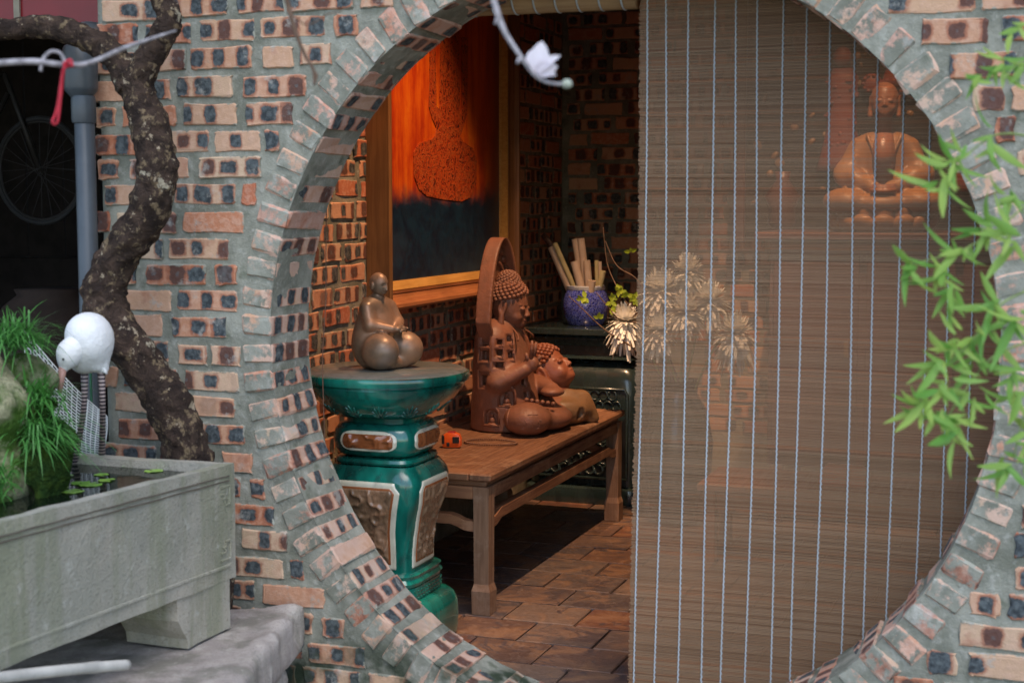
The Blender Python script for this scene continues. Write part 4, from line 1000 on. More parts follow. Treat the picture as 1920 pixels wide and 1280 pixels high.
# ---- seated bronze monk
mk_ = thing('monk_statue', (-.915, .60, -.142), 'smooth bronze seated bald monk figurine on the green pedestal', 'statue')
HM = .312
def monk(P):
    d = s_ell(P, (-.11, 0, .26), (.225, .315, .30)); d = smin(d, s_ell(P, (-.115, 0, .50), (.165, .225, .26)), .12)
    d = smin(d, s_cap(P, (-.11, -.11, .66), (-.11, .11, .66), .085, .085), .08)
    d = smin(d, s_cap(P, (-.10, 0, .70), (-.075, 0, .80), .06, .05), .05)
    for s in (-1, 1):
        a = s_cap(P, (-.08, s*.19, .64), (-.0, s*.235, .47), .075, .062); a = smin(a, s_cap(P, (0, s*.235, .47), (.17, s*.05, .42), .060, .042), .03)
        d = smin(d, a, .05)
        k = s_ell(P, (.10, s*.195, .195), (.215, .19, .195), rotm('Z', s*20)); d = smin(d, k, .035)
        d = smin(d, s_ell(P, (.20, s*.045, .425), (.052, .048, .034)), .012)
    d = smin(d, s_cap(P, (.15, -.1, .06), (.15, .1, .06), .06, .06), .06)
    return smax(d, -P[..., 2]+.0, .02)
mv_, mf_ = nets(monk, (-.4, -.5, -.02), (.4, .5, .84), .0125)
MM = frame_m((-.935, .60, -.142), -14, HM); part('body', xf((mv_, mf_), MM), M_BRONZE, mk_)
def mhead(P):
    d = s_ell(P, (0, 0, 0), (.108, .088, .115)); d = smin(d, s_ell(P, (.03, 0, -.06), (.078, .07, .07)), .03)
    d = smin(d, s_cap(P, (.105, 0, .0), (.118, 0, -.045), .012, .018), .014)
    d = smin(d, s_ell(P, (.092, 0, -.085), (.018, .03, .010)), .010)
    for s in (-1, 1):
        d = smin(d, s_ell(P, (-.01, s*.09, -.03), (.022, .013, .045)), .006); d = smax(d, -s_ell(P, (.105, s*.038, .003), (.022, .03, .014)), .012)
    return d
part('head', xf(nets(mhead, (-.15, -.13, -.16), (.16, .13, .14), .0055), frame_m((-.935, .60, -.142), -14, HM) @ Matrix.Translation((-.075, 0, .895)) @ Matrix.Rotation(R(10), 4, 'Y')), M_BRONZE, mk_)
b = MB(True)
for s in (-1, 1):
    pts = [MM @ Vector((.115-.2*math.sin(t)*1.02, s*(.205+.10*math.cos(t)+.0), .205+.2*math.cos(t)*1.02)) for t in np.linspace(-.1, 2.3, 16)]
    b.tube([MM @ Vector((.115-.206*math.sin(t), s*(.215+.045*math.sin(t)), .205+.213*math.cos(t))) for t in np.linspace(-.2, 2.2, 16)], .0028, 6)
part('robe_fold', b, M_BRONZE, mk_)
b = MB(True)
for s in (-1, 1):
    for k in range(4):
        p = Vector((.20+.012*k, s*.03, .445-.012*k)); b.tube([MM @ p, MM @ (p+Vector((.02, -s*.05, .004))), MM @ (p+Vector((.018, -s*.085, -.012)))], [.0042, .004, .003], 6)
part('fingers', b, M_BRONZE, mk_)
# ---- bench table
tb = thing('low_table', (-1.015, 1.84, FLOOR), 'long low worn wooden table along the side wall', 'table')
tx0, tx1, ty0, ty1, tz = -1.325, -.70, .967, 2.715, -.55
def tpart(n, c, d, m, bev=.004):
    v, f = sub_box(c, d, [max(1, int(q/.05)) for q in d]) if bev == 0 else (lambda b: (np.array(b.v), b.f))(MB().box(c, d, None, bev))
    return part(n, (v, f), m, tb, False)
fwid = .085
tpart('edge_board', (tx1-fwid/2, (ty0+ty1)/2, tz-.014), (fwid-.002, ty1-ty0, .028), M_TABLE, .006)
tpart('edge_board', (tx0+fwid/2, (ty0+ty1)/2, tz-.014), (fwid-.002, ty1-ty0, .028), M_TABLE, .006)
tpart('end_board', ((tx0+tx1)/2, ty0+fwid/2, tz-.0142), (tx1-tx0-2*fwid-.001, fwid-.002, .0275), M_TABLEX, .004)
tpart('end_board', ((tx0+tx1)/2, ty1-fwid/2, tz-.0142), (tx1-tx0-2*fwid-.001, fwid-.002, .0275), M_TABLEX, .004)
for k in range(2):
    wv = (tx1-tx0-2*fwid)/2; tpart('top_plank', (tx0+fwid+wv*(k+.5), (ty0+ty1)/2, tz-.0165), (wv-.002, ty1-ty0-2*fwid-.005, .027), M_TABLE, .003)
tpart('waist', ((tx0+tx1)/2, (ty0+ty1)/2, tz-.039), (tx1-tx0-.05, ty1-ty0-.05, .021), M_TABLEX, .004)
LW = .058
lx, ly = (tx0+.012+LW/2, tx1-.012-LW/2), (ty0+.012+LW/2, ty1-.012-LW/2)
for x in lx:
    for y in ly:
        b = MB(); q = LW/2
        rs = [[(x+sx*(q+e), y+sy*(q+e), z) for sx, sy in ((-1, -1), (1, -1), (1, 1), (-1, 1))] for z, e in ((FLOOR+.001, .005), (FLOOR+.085, .006), (FLOOR+.11, -.001), (-.62, 0), (tz-.05, .001))]
        b.rings(rs); part('leg', b, M_TABLEZ, tb, False)
for x, s in ((lx[1], 1), (lx[0], -1)):
    tpart('apron', (x+.003*s, (ty0+ty1)/2, tz-.0735), (.046, ty1-ty0-.145, .045), M_TABLE)
    b = MB(); Y0, Y1 = ly[0]+LW/2-.004, ly[1]-LW/2+.004; N_ = 28; rs = []
    for i in range(N_+1):
        t = i/N_; y = Y0+(Y1-Y0)*t; e = min(t, 1-t)*(Y1-Y0); z = -.742+.024*min(1, max(0, (e-.045)/.05))
        rs.append([(x-.018, y, z-.018), (x+.018, y, z-.018), (x+.018, y, z+.018), (x-.018, y, z+.018)])
    b.rings(rs); part('stretcher', b, M_TABLE, tb, False)
for y, s in ((ly[0], -1), (ly[1], 1)):
    tpart('apron', ((tx0+tx1)/2, y+.003*s, tz-.0735), (tx1-tx0-.145, .046, .045), M_TABLEX)
    b = MB(); N_ = 20; rs = []; A_, B_ = lx[0]+LW/2-.004, lx[1]-LW/2+.004
    for i in range(N_+1):
        t = i/N_; x = A_+(B_-A_)*t; e = min(t, 1-t)*(B_-A_); z = -.745+.022*min(1, max(0, (e-.04)/.05))
        rs.append([(x, y-.018, z-.018), (x, y+.018, z-.018), (x, y+.018, z+.018), (x, y-.018, z+.018)])
    b.rings(rs); part('stretcher', b, M_TABLEX, tb, False)
# ---- tape measure and beads
tp = thing('tape_measure', (-1.055, 1.475, tz), 'orange and black tape measure on the near end of the low table', 'tape measure')
Mt = Matrix.Rotation(R(12), 3, 'Z'); tc = Vector((-1.055, 1.475, tz+.0005))
def tpos(x, y, z): return tc+Mt @ Vector((x, y, z))
b = MB(True, 30); pr = [(-.034, .004), (-.030, 0), (.032, 0), (.036, .004), (.037, .034), (.030, .050), (.012, .057), (-.014, .057), (-.030, .050), (-.036, .034)]
b.rings([[tpos(x, y, z) for x, z in [((p[0])*s, .028+(p[1]-.028)*s) for p in pr]] for y, s in ((-.019, .88), (-.017, 1), (.017, 1), (.019, .88))]); part('case', b, M_ORANGE, tp)
b = MB(); b.box(tpos(-.030, 0, .030), (.016, .040, .040), Mt, .005); part('rubber_grip', b, M_BLACK, tp)
b = MB(); b.box(tpos(.019, -.0195, .030), (.026, .004, .026), Mt, .003); part('side_label', b, M_BLACK, tp)
b = MB(); b.box(tpos(-.012, -.0195, .012), (.012, .004, .016), Mt, .002); part('tape_mouth', b, M_BLACK, tp)
b = MB(); b.box(tpos(0, 0, .0585), (.03, .026, .005), Mt, .002); part('lock_button', b, M_RED, tp)
b = MB(True)
for i in range(64):
    a = 2*PI*i/64; b.ell((-.945+.105*math.cos(a)*(1+.05*math.sin(2*a)), 1.615+.068*math.sin(a), tz+.0045), (.0052, .0052, .0048), 8, 5)
o = part('bead_bracelet', b, M_BEAD); tag(o, 'loop of small brown wooden beads lying beside the tape measure', 'beads')
# ---- big seated Buddha on the table
BO = Vector((-1.012, 2.02, tz+.0005))
bu = thing('buddha_statue', BO, 'big brown stoneware seated Buddha with curled hair, arched halo and carved windows', 'statue')
niches = [(-102, .435, .022, .028), (-62, .440, .014, .019), (-80, .428, .013, .013), (-102, .368, .022, .028), (-80, .378, .014, .017), (-60, .365, .014, .020), (-80, .322, .019, .014), (-102, .250, .022, .034), (-32, .235, .014, .022), (-30, .172, .013, .016)]
arches = [(-68, .165, .030, .042), (-92, .072, .028, .040)]
def body(P):
    d = s_ell(P, (-.025, 0, .17), (.122, .162, .26)); d = smin(d, s_ell(P, (-.045, 0, .35), (.092, .160, .19)), .08)
    d = smin(d, s_cap(P, (-.02, 0, 0), (-.02, 0, .1), .150, .14), .05)
    d = smin(d, s_cap(P, (-.045, -.095, .44), (-.045, .095, .44), .060, .060), .06)
    d = smin(d, s_cap(P, (-.01, 0, .48), (.0, 0, .55), .05, .05), .03)
    rad = np.hypot(P[..., 0]+.02, P[..., 1]); phi = np.degrees(np.arctan2(P[..., 1], P[..., 0]+.02))
    for a, z, w, h in niches:
        t = np.abs((phi-a+180) % 360-180)*PI/180*np.maximum(rad, .06)
        o_ = np.maximum(t-w*1.25, np.abs(P[..., 2]-z)-h*1.2); i_ = np.maximum(t-w*.80, np.abs(P[..., 2]-z+h*.08)-h*.80)
        near = rad-.03
        d = np.where((o_ < 0) & (rad > .09), np.maximum(d, -np.maximum(np.maximum(o_, -(d+.0045)), -(rad-.08))), d)
        d = np.where((i_ < 0) & (rad > .07), np.maximum(d, -np.maximum(i_, -(d+.030))), d)
    for a, z, w, h in arches:
        t = np.abs((phi-a+180) % 360-180)*PI/180*np.maximum(rad, .06); zz = P[..., 2]-z
        top = np.hypot(t, np.maximum(zz-h*.3, 0))-w; i_ = np.maximum(top, -zz-h)
        d = np.where((i_ < 0) & (rad > .07), np.maximum(d, -np.maximum(i_, -(d+.016))), d)
    for s in (-1, 1):
        k = s_ell(P, (.135, s*.160, .074), (.098, .100, .078)); k = smax(k, -(P[..., 2]), .01); d = smin(d, k, .012)
    d = smin(d, s_ell(P, (.17, 0, .06), (.10, .13, .06)), .03)
    # near arm folded up to the chest, far arm in the lap
    a = s_cap(P, (.0, -.150, .235), (.095, -.10, .295), .042, .034); d = smin(d, a, .03)
    d = smin(d, s_ell(P, (.125, -.085, .325), (.034, .028, .038)), .012)
    d = smin(d, s_cap(P, (-.02, .15, .40), (.01, .18, .22), .05, .05), .02); d = smin(d, s_cap(P, (.01, .18, .22), (.17, .04, .19), .05, .035), .02)
    d = smin(d, s_ell(P, (.19, .0, .185), (.05, .06, .025)), .012)
    return smax(d, -P[..., 2], .006)
bvf = nets(body, (-.24, -.34, -.01), (.33, .34, .60), .0046)
BM = frame_m(BO, 0) @ Matrix.Diagonal((1, 1, .88, 1))
part('body', xf(bvf, BM), M_BUDDHA, bu)
b = MB(True)
for (x, y, z), (dx, dy, dz), r in (((.130, -.098, .348), (.004, -.002, .078), .010), ((.134, -.080, .348), (.010, .002, .070), .010), ((.142, -.068, .338), (.02, .006, .02), .011), ((.146, -.074, .318), (.018, .008, .004), .011), ((.118, -.100, .338), (-.012, .0, .035), .011)):
    p = BM @ Vector((x, y, z)); b.tube([p, p+Vector((dx, dy, dz))*.6, p+Vector((dx, dy, dz))], [r, r*.9, r*.55], 8)
part('fingers', b, M_BUDDHA, bu)
def on_body(a, z, r0=.30):
    """surface point of the torso seen along azimuth a at height z"""
    c = Vector((-.02, 0, z)); d = Vector((math.cos(R(a)), math.sin(R(a)), 0)); t = r0
    while t > .02:
        q = np.array([[tuple(c+d*t)]], float)
        if body(q)[0, 0] < 0: break
        t -= .003
    return BM @ (c+d*t), d
for a, z, w, h in arches:
    p, d = on_body(a, z-.01); b = MB(True); b.ell(p+d*.006+Vector((0, 0, .020)), (.009, .009, .010)); b.ell(p+d*.004+Vector((0, 0, -.004)), (.014, .014, .018)); b.ell(p+d*.006+Vector((0, 0, -.020)), (.020, .016, .007))
    part('niche_figure', b, M_BUDDHA, bu)
    b = MB(True); s = Vector((-d.y, d.x, 0)); pts = []
    for t in np.linspace(-PI/2, PI/2, 13): pts.append(p+d*.016+s*(w+.006)*math.sin(t)+Vector((0, 0, h*.3+.012+(w+.006)*math.cos(t))))
    pts = [pts[0]-Vector((0, 0, h*1.2))]+pts+[pts[-1]-Vector((0, 0, h*1.2))]; b.tube(pts, .005, 6); b.tube([pts[0]+s*-.004, pts[-1]+s*.004], .005, 6); part('niche_arch', b, M_BUDDHA, bu)
for a, z, w, h in niches:
    p, d = on_body(a, z+h*1.3); s = Vector((-d.y, d.x, 0)); b = MB(); hh = h*1.25*.88
    p0, _ = on_body(a, z-h*1.3); e1 = (p0-p)
    for q in (-1, 1): b.bar(p+s*w*1.3*q+d*.001, p+e1+s*w*1.3*q+d*.001, .004, .004)
    b.bar(p+e1-s*w*1.3+d*.001, p+e1+s*w*1.3+d*.001, .004, .004); b.bar(p-s*w*1.3+d*.001, p+s*w*1.3+d*.001, .004, .004); part('window_frame', b, M_BUDDHA, bu)
for a, z, w, h in niches[3:4]+niches[6:7]+niches[0:1]:
    p, d = on_body(a, z+h*1.25); s = Vector((-d.y, d.x, 0)); b = MB(); b.bar(p-s*w*1.3+d*.004, p+s*w*1.3+d*.004, .010, .005, .001); part('window_lintel', b, M_BUDDHA, bu)
def knee_pt(x, z):
    y = -.36
    while y < -.05 and body(np.array([[x, y, z]]))[0] > 0: y += .003
    return BM @ Vector((x, y, z))
for x0, x1, z in ((.155, .215, .082), (.14, .205, .045), (.165, .20, .108)):
    a_, c_ = knee_pt(x0, z), knee_pt(x1, z); b = MB(); b.bar(a_, c_, .009, .006, .001); part('carved_eave', b, M_BUDDHA, bu)
for x in (.163, .185, .206):
    a_, c_ = knee_pt(x, .078), knee_pt(x, .050); b = MB(); b.bar(a_, c_, .006, .006, .001); part('carved_post', b, M_BUDDHA, bu)
b = MB(True)
for k in range(6): b.ell(BM @ Vector((.11+.022*k, -.10+.004*k, .155-.003*k)), (.010, .010, .009))
b.tube([BM @ (Vector((.135, -.160, .074))+Vector((.098*q.x, .100*q.y, .078*q.z))*1.0) for q in [Vector((-.62, -.8*math.sin(t), .8*math.cos(t))).normalized() for t in np.linspace(.15, 2.0, 14)]], .004, 6)
part('bead_trim', b, M_BUDDHA, bu)
b = MB(True)
for s in (-1, 1): b.tube([BM @ Vector((-.01+.09*math.sin(t)*.9, s*(.02+.05*t), .505-.045*t)) for t in np.linspace(.1, 1.6, 9)], .004, 6)
part('robe_edge', b, M_BUDDHA, bu)
# halo: a leaf-shaped hollow shell behind the back
def halo(P):
    y, z, x = P[..., 1], P[..., 2], P[..., 0]
    w = .170*np.sqrt(np.clip(1-((np.clip(z, .22, 1)-.22)/.585)**2.3, 0, 1))
    tt_ = np.clip((z-.29)/.22, 0, 1); w = np.minimum(w*1.2, .105+.101*tt_*tt_*(3-2*tt_))
    e = np.abs(y)-np.maximum(w, .0); e = np.where(z > .805, np.hypot(np.abs(y), z-.80), e)
    xb = -.052
    o_ = np.maximum(np.maximum(e, np.abs(x-xb)-.033), .28-z)
    i_ = np.maximum(e+.024, -(x-(xb-.010)))
    return np.maximum(o_, -i_)
hv = nets(halo, (-.11, -.23, .25), (.01, .23, .85), .006)
part('halo', xf(hv, frame_m(BO, 0)), M_BUDDHA, bu)
b = MB(True)
for s in (-1, 1):
    b.tube([BO+Vector((-.058, s*.115*math.cos(t), .48+.22*math.sin(t))) for t in np.linspace(.1, PI/2, 12)], .008, 6)
    for k in range(6):
        t = .2+k*.24; p = BO+Vector((-.058, s*.145*math.cos(t), .50+.265*math.sin(t))); b.ell(p, (.010, .024, .018), 8, 6)
part('halo_relief', b, M_BUDDHA, bu)
def bhead_sdf(P):
    d = s_ell(P, (-.03, 0, .54), (.40, .37, .45)); d = smin(d, s_ell(P, (.08, 0, .30), (.31, .295, .30)), .12)
    d = smin(d, s_ell(P, (.30, 0, .15), (.10, .12, .09)), .08)
    d = smin(d, s_cap(P, (.365, 0, .50), (.435, 0, .355), .020, .042), .035)
    for s in (-1, 1):
        d = smin(d, s_ell(P, (.415, s*.045, .335), (.035, .035, .03)), .02)
        d = smax(d, -s_ell(P, (.415, s*.145, .485), (.09, .10, .06)), .05); d = smin(d, s_ell(P, (.345, s*.145, .47), (.052, .088, .048)), .015)
        br = s_cap(P, (.375, s*.03, .545), (.30, s*.24, .545), .018, .012); d = smin(d, br, .02)
        d = smin(d, s_ell(P, (-.03, s*.375, .44), (.10, .05, .19)), .012); d = smax(d, -s_ell(P, (-.02, s*.43, .46), (.055, .04, .12)), .015)
        d = smin(d, s_cap(P, (-.01, s*.38, .30), (.0, s*.37, .10), .055, .075), .02)
        d = smin(d, s_ell(P, (.25, s*.17, .28), (.10, .10, .10)), .06)
    d = smin(d, s_ell(P, (.385, 0, .245), (.045, .085, .026)), .014); d = smin(d, s_ell(P, (.372, 0, .20), (.045, .070, .028)), .014)
    return smin(d, s_cap(P, (-.05, 0, .2), (-.08, 0, -.12), .20, .22), .06)
hd = nets(bhead_sdf, (-.5, -.5, -.2), (.6, .5, 1.05), .021)
def curls(M, parent, mat, zmin, r=.047, crown=True):
    b = MB(True); N_ = 360
    ico = []
    for i in range(N_):
        z = 1-2*(i+.5)/N_; a = i*2.39996; s = math.sqrt(1-z*z); d = Vector((s*math.cos(a), s*math.sin(a), z))
        p = Vector((-.04+.43*d.x, .41*d.y, .56+.46*d.z)); lim = zmin + (.22*max(0, d.x) if d.x > 0 else .22*d.x)
        if abs(p.y) > .27 and p.x > -.16 and p.x < .16 and p.z < .60: continue
        if p.z < lim: continue
        q = M @ p; b.ell(q, tuple([r*M.to_scale().x]*3), 7, 5)
    if crown:
        for i in range(100):
            z = 1-2*(i+.5)/200; a = i*2.39996; s = math.sqrt(1-z*z); q = M @ Vector((-.10+.24*s*math.cos(a), .23*s*math.sin(a), .92+.24*z)); b.ell(q, tuple([r*.95*M.to_scale().x]*3), 7, 5)
    return part('hair_curls', b, mat, parent, kind='stuff')
HMt = frame_m(BO+Vector((-.020, 0, .425)), 2, .205) @ Matrix.Rotation(R(10), 4, 'Y')
part('head', xf(hd, HMt), M_BUDDHA, bu); 
cp = nets(lambda P: smin(s_ell(P, (-.04, 0, .57), (.41, .39, .44)), s_ell(P, (-.10, 0, .90), (.22, .21, .24)), .05)+np.where(P[..., 2] < .60+.28*np.maximum(P[..., 0], 0), .08, 0), (-.6, -.6, .1), (.5, .6, 1.3), .035)
part('hair_cap', xf(cp, HMt), M_BUDDHA, bu); curls(HMt, bu, M_BUDDHA, .60)
# ---- second sculpture: sleeping head on a draped body
SO = Vector((-.90, 2.27, tz+.0005))
sb = thing('sleeping_statue', SO, 'sleeping curly head resting on a draped olive body beside the big Buddha', 'statue')
def drape(P):
    d = s_ell(P, (.02, -.02, .06), (.16, .17, .085)); d = smin(d, s_ell(P, (-.05, 0, .15), (.09, .10, .10)), .05)
    d = smin(d, s_cap(P, (.0, -.08, .16), (.13, -.02, .10), .035, .03), .03); d = smin(d, s_cap(P, (.13, .0, .11), (.17, .02, .02), .035, .03), .02)
    w = np.sin((P[..., 0]*.8-P[..., 1])*75)*.003; d = d+w*np.clip(P[..., 2]*20, 0, 1)
    for x, y, z in ((.10, -.15, .05), (.155, -.10, .05), (.06, -.175, .05)):
        d = smax(d, -s_ell(P, (x, y, z), (.020, .022, .030)), .004)
    return smax(d, -P[..., 2], .006)
part('draped_body', xf(nets(drape, (-.2, -.23, -.01), (.24, .2, .28), .0065), frame_m(SO, 0)), M_ROBE, sb)
HS = frame_m(Vector((-0.901, 2.220, -0.320)), -2, .222) @ Matrix.Rotation(R(-36), 4, 'Y') @ Matrix.Translation((-.02, 0, -.47))
part('head', xf(hd, HS), M_HEADST, sb); part('hair_cap', xf(cp, HS), M_HEADST, sb); curls(HS, sb, M_HEADST, .52, .047, False)
b = MB(True); b.tube([Vector((-0.934, 2.240, -0.421)), Vector((-0.944, 2.240, -0.340))], [.07, .05], 14); part('neck', b, M_HEADST, sb)
# ---- dark teal ceramic chest with lattice panels, vase, scrolls
CX0, CX1, CY0, CY1, CT = -1.295, -.70, 2.98, 3.60, -.208
ch = thing('ceramic_chest', ((CX0+CX1)/2, (CY0+CY1)/2, FLOOR), 'dark teal glazed ceramic chest with pierced panels in the far corner', 'chest')
def cring(name, prof, mat=M_CHEST, e=9):
    rs = []; cx, cy = (CX0+CX1)/2, (CY0+CY1)/2; hx, hy = (CX1-CX0)/2, (CY1-CY0)/2
    for ins, z in prof:
        ring = []
        for j in range(72):
            a = 2*PI*(j+.5)/72; ca, sa = math.cos(a), math.sin(a); q = (abs(ca)**e+abs(sa)**e)**(-1/e); ring.append((cx+(hx-ins)*q*ca, cy+(hy-ins)*q*sa, z))
        rs.append(ring)
    b = MB(True, 35); b.rings(rs); return part(name, b, mat, ch)
cring('top_slab', [(.012, CT-.032), (.0, CT-.028), (.0, CT-.004), (.006, CT), (.05, CT+.001)], M_CHEST, 16)
cring('neck', [(.035, CT-.15), (.022, CT-.145), (.05, CT-.13), (.045, CT-.085), (.02, CT-.06), (.014, CT-.045), (.03, CT-.0325)])
cring('body', [(.02, FLOOR+.09), (.012, -.75), (.008, -.55), (.010, -.46), (.022, -.415), (.05, -.385), (.10, -.359)], M_CHEST, 11)
cring('foot', [(.0, FLOOR+.001), (-.006, FLOOR+.04), (.0, FLOOR+.075), (.03, FLOOR+.0895)], M_CHEST, 11)
def lattice(face):
    fr = MB(True)
    if face == 'f': P_ = lambda u, z, o: (CX0+.06+(CX1-CX0-.12)*u, CY0+.012-o, z)
    else: P_ = lambda u, z, o: (CX1-.012+o, CY0+.05+(CY1-CY0-.1)*u, z)
    b = MB(); b.add([P_(.03, -.5, .001), P_(.97, -.5, .001), P_(.97, -.92, .001), P_(.03, -.92, .001)], [(0, 3, 2, 1)]); part('recess_shade', b, M_BLACK, ch)  # flat black sheet painted as the shade behind the scrollwork
    b = MB(True); b.tube([P_(.02+.02*math.cos(a)*0, z, .004) for a, z in ((0, -.93), (0, -.52))]+[P_(.04, -.495, .004), P_(.96, -.495, .004), P_(.985, -.52, .004), P_(.985, -.93, .004), P_(.02, -.93, .004)], .008, 8); part('panel_frame', b, M_CHEST, ch)
    g = MB(True); rr = random.Random(5 if face == 'f' else 6)
    for i in range(9):
        for k in range(8):
            u = .08+.84*(i+.5*(k % 2))/9; z = -.525-.052*k; c = Vector(P_(u, z, .004)); ax = Vector(P_(1, 0, 0))-Vector(P_(0, 0, 0)); ax.normalize()
            st_ = rr.uniform(0, 6); g.tube([c+ax*.021*math.cos(a)+Vector((0, 0, .023*math.sin(a))) for a in np.linspace(st_, st_+5.2, 12)], .0065, 5)
    part('pierced_scrollwork', g, M_CHEST, ch)
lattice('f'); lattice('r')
VB = Vector((-1.048, 3.22, CT+.0015))
vs_ = thing('porcelain_vase', VB, 'blue and white porcelain jar full of paper scrolls on the teal chest', 'vase')
b = MB(True, 50); b.lathe(VB, [(.082, 0), (.088, .004), (.105, .04), (.1145, .085), (.114, .125), (.102, .160), (.094, .173), (.096, .178), (.097, .194), (.093, .197), (.088, .194), (.088, .17), (.10, .12), (.08, .02), (.02, .015)], 40); part('jar', b, M_PORC, vs_)
def scroll(a, c, r, mat, label, roll=True):
    a, c = Vector(a), Vector(c); b = MB(True, 40); d = (c-a).normalized(); n = d.orthogonal().normalized(); m = d.cross(n); rs = []
    for q, rr_ in ((a, r), (c, r), (c, r*.62), (c-d*.03, r*.55)): rs.append([q+(n*math.cos(t)+m*math.sin(t))*rr_ for t in [2*PI*i/18 for i in range(18)]])
    b.rings(rs); o = part('paper_scroll', b, mat, origin=a); tag(o, label, 'scroll', 'paper scrolls standing in the blue jar'); return o
vz = VB.z
scroll((-1.07, 3.21, vz+.06), (-1.217, 3.200, 0.182), .026, M_PAPER, 'thick brown scroll leaning far left out of the blue jar')
scroll((-1.045, 3.20, vz+.06), (-1.196, 3.170, 0.199), .013, M_PAPERY, 'long yellow edged scroll leaning beside the thick brown scroll')
o = MB(True); a_, c_ = Vector((-1.217, 3.200, 0.182)), Vector((-1.268, 3.200, 0.240)); o.tube([a_, a_*.7+c_*.3, c_], [.022, .017, .014], 14); o = part('roller_knob', o, M_ROD); tag(o, 'dark wooden roller end of the scroll leaning left', 'roller')
scroll((-1.05, 3.25, vz+.05), (-1.113, 3.250, 0.219), .020, M_PAPER, 'tallest upright scroll at the left of its pair'); scroll((-1.035, 3.24, vz+.05), (-1.082, 3.240, 0.222), .019, M_PAPER, 'tallest upright scroll at the right of its pair')
scroll((-1.03, 3.19, vz+.05), (-1.096, 3.180, 0.110), .020, M_PAPER, 'short scroll leaning left in front of the tall pair'); scroll((-1.015, 3.21, vz+.05), (-1.039, 3.200, 0.115), .018, M_PAPER, 'short scroll right of the tall pair')
scroll((-.99, 3.23, vz+.05), (-0.998, 3.230, 0.114), .010, M_PAPERY, 'thin yellowish scroll standing near the right'); scroll((-.985, 3.25, vz+.05), (-0.991, 3.260, 0.108), .012, M_PAPER, 'thin pale scroll at the back right'); scroll((-1.0, 3.20, vz+.06), (-0.951, 3.190, 0.064), .015, M_PAPERY, 'brownish scroll leaning right with an open gold end')
scroll((-1.02, 3.16, vz+.06), (-0.996, 3.150, 0.018), .020, M_PAPER, 'stubby scroll at the front rim of the blue jar')
b = MB(True); b.tube([(-1.437, 3.550, -0.016), (-1.387, 3.500, -0.130), (-1.340, 3.450, -0.242)], [.012, .013, .013], 8); o = part('dark_stick', b, M_ROD); tag(o, 'dark stick leaning against the side wall left of the blue jar', 'stick')
# ---- chrysanthemums and twigs in a floor vase
FV = Vector((-.45, 2.72, FLOOR))
b = MB(True, 50); b.lathe(FV, [(.09, .001), (.12, .03), (.15, .2), (.16, .38), (.13, .52), (.085, .60), (.09, .64), (.10, .66), (.085, .655), (.075, .6), (.08, .3), (.02, .28)], 32); o = part('floor_vase', b, M_CHEST); tag(o, 'dark glazed floor vase of white chrysanthemums behind the hanging blind', 'vase')
def mum(c, r, label, drp=.22):
    c = Vector(c); t = thing('chrysanthemum', c, label, 'flower', 'white chrysanthemums behind the blind'); b = MB(); rr = random.Random(int(c.x*9999))
    for i in range(230):
        z = 1-1.85*(i+.5)/230; a = i*2.39996; s = math.sqrt(max(0, 1-z*z)); d = Vector((s*math.cos(a)+rr.gauss(0, .16), s*math.sin(a)+rr.gauss(0, .16), z*.85+.05+rr.gauss(0, .16))); d.normalize(); l = r*(.8+.35*(1-z)/2)*rr.uniform(.85, 1.12)
        sd_ = d.cross(Vector((0, 0, 1))); sd_ = sd_.normalized() if sd_.length > .05 else Vector((1, 0, 0)); w = r*.11; q = []
        for k in range(4):
            u = k/3; p = c+d*l*(.12+.88*u)+Vector((0, 0, l*u*u*(.30*z-drp*(1-z)*.6))); q += [p-sd_*w*(.5, 1, 1, .45)[k], p+sd_*w*(.5, 1, 1, .45)[k]]
        b.add(q, [(2*k, 2*k+1, 2*k+3, 2*k+2) for k in range(3)])
    part('petals', b, M_MUM, t); s_ = MB(True); p = spline([c-Vector((0, 0, .01)), (c*2+FV+Vector((0, 0, .62)))/3+Vector((0, 0, .03)), FV+Vector((rr.uniform(-.04, .04), rr.uniform(-.04, .04), .5))], 6); s_.tube(p, .005, 6); part('stem', s_, M_STEM, t)
mum((-0.672, 2.600, -0.136), .088, 'white chrysanthemum in plain view just left of the blind edge', .55)
mum((-0.526, 2.680, 0.004), .105, 'white chrysanthemum at the upper left seen through the blind'); mum((-0.418, 2.720, 0.089), .085, 'topmost white chrysanthemum seen through the blind'); mum((-0.310, 2.700, -0.040), .095, 'white chrysanthemum at the middle right of the bunch behind the blind')
mum((-0.188, 2.680, -0.179), .10, 'lowest right white chrysanthemum drooping behind the blind', .5); mum((-0.400, 2.620, -0.085), .09, 'white chrysanthemum at the heart of the bunch behind the blind'); mum((-0.516, 2.600, -0.170), .085, 'lower left white chrysanthemum behind the blind')
def sprig(pts, label, leaves):
    pts = [Vector(p) for p in pts]; t = thing('budding_twig', pts[0], label, 'twig', 'budding twigs in the flower arrangement'); b = MB(True); p = spline(pts, 6); n = len(p); b.tube(p, [.0045*(1-.6*i/n) for i in range(n)], 6); part('stem', b, M_TWIG, t)
    for c, k in leaves:
        c = Vector(c)
        for i in range(k):
            a = random.uniform(0, 360); d = Vector(rt)*math.cos(R(a))+Vector((0, 0, 1))*math.sin(R(a))+toc*random.uniform(-.5, .5); d.normalize(); s = d.cross(toc).normalized(); m = Matrix((d, s, d.cross(s))).transposed().to_4x4(); m.translation = c
            inst('leaf', SPM[i % 2], m @ Matrix.Scale(random.uniform(.8, 1.2), 4), t)
SPM = []
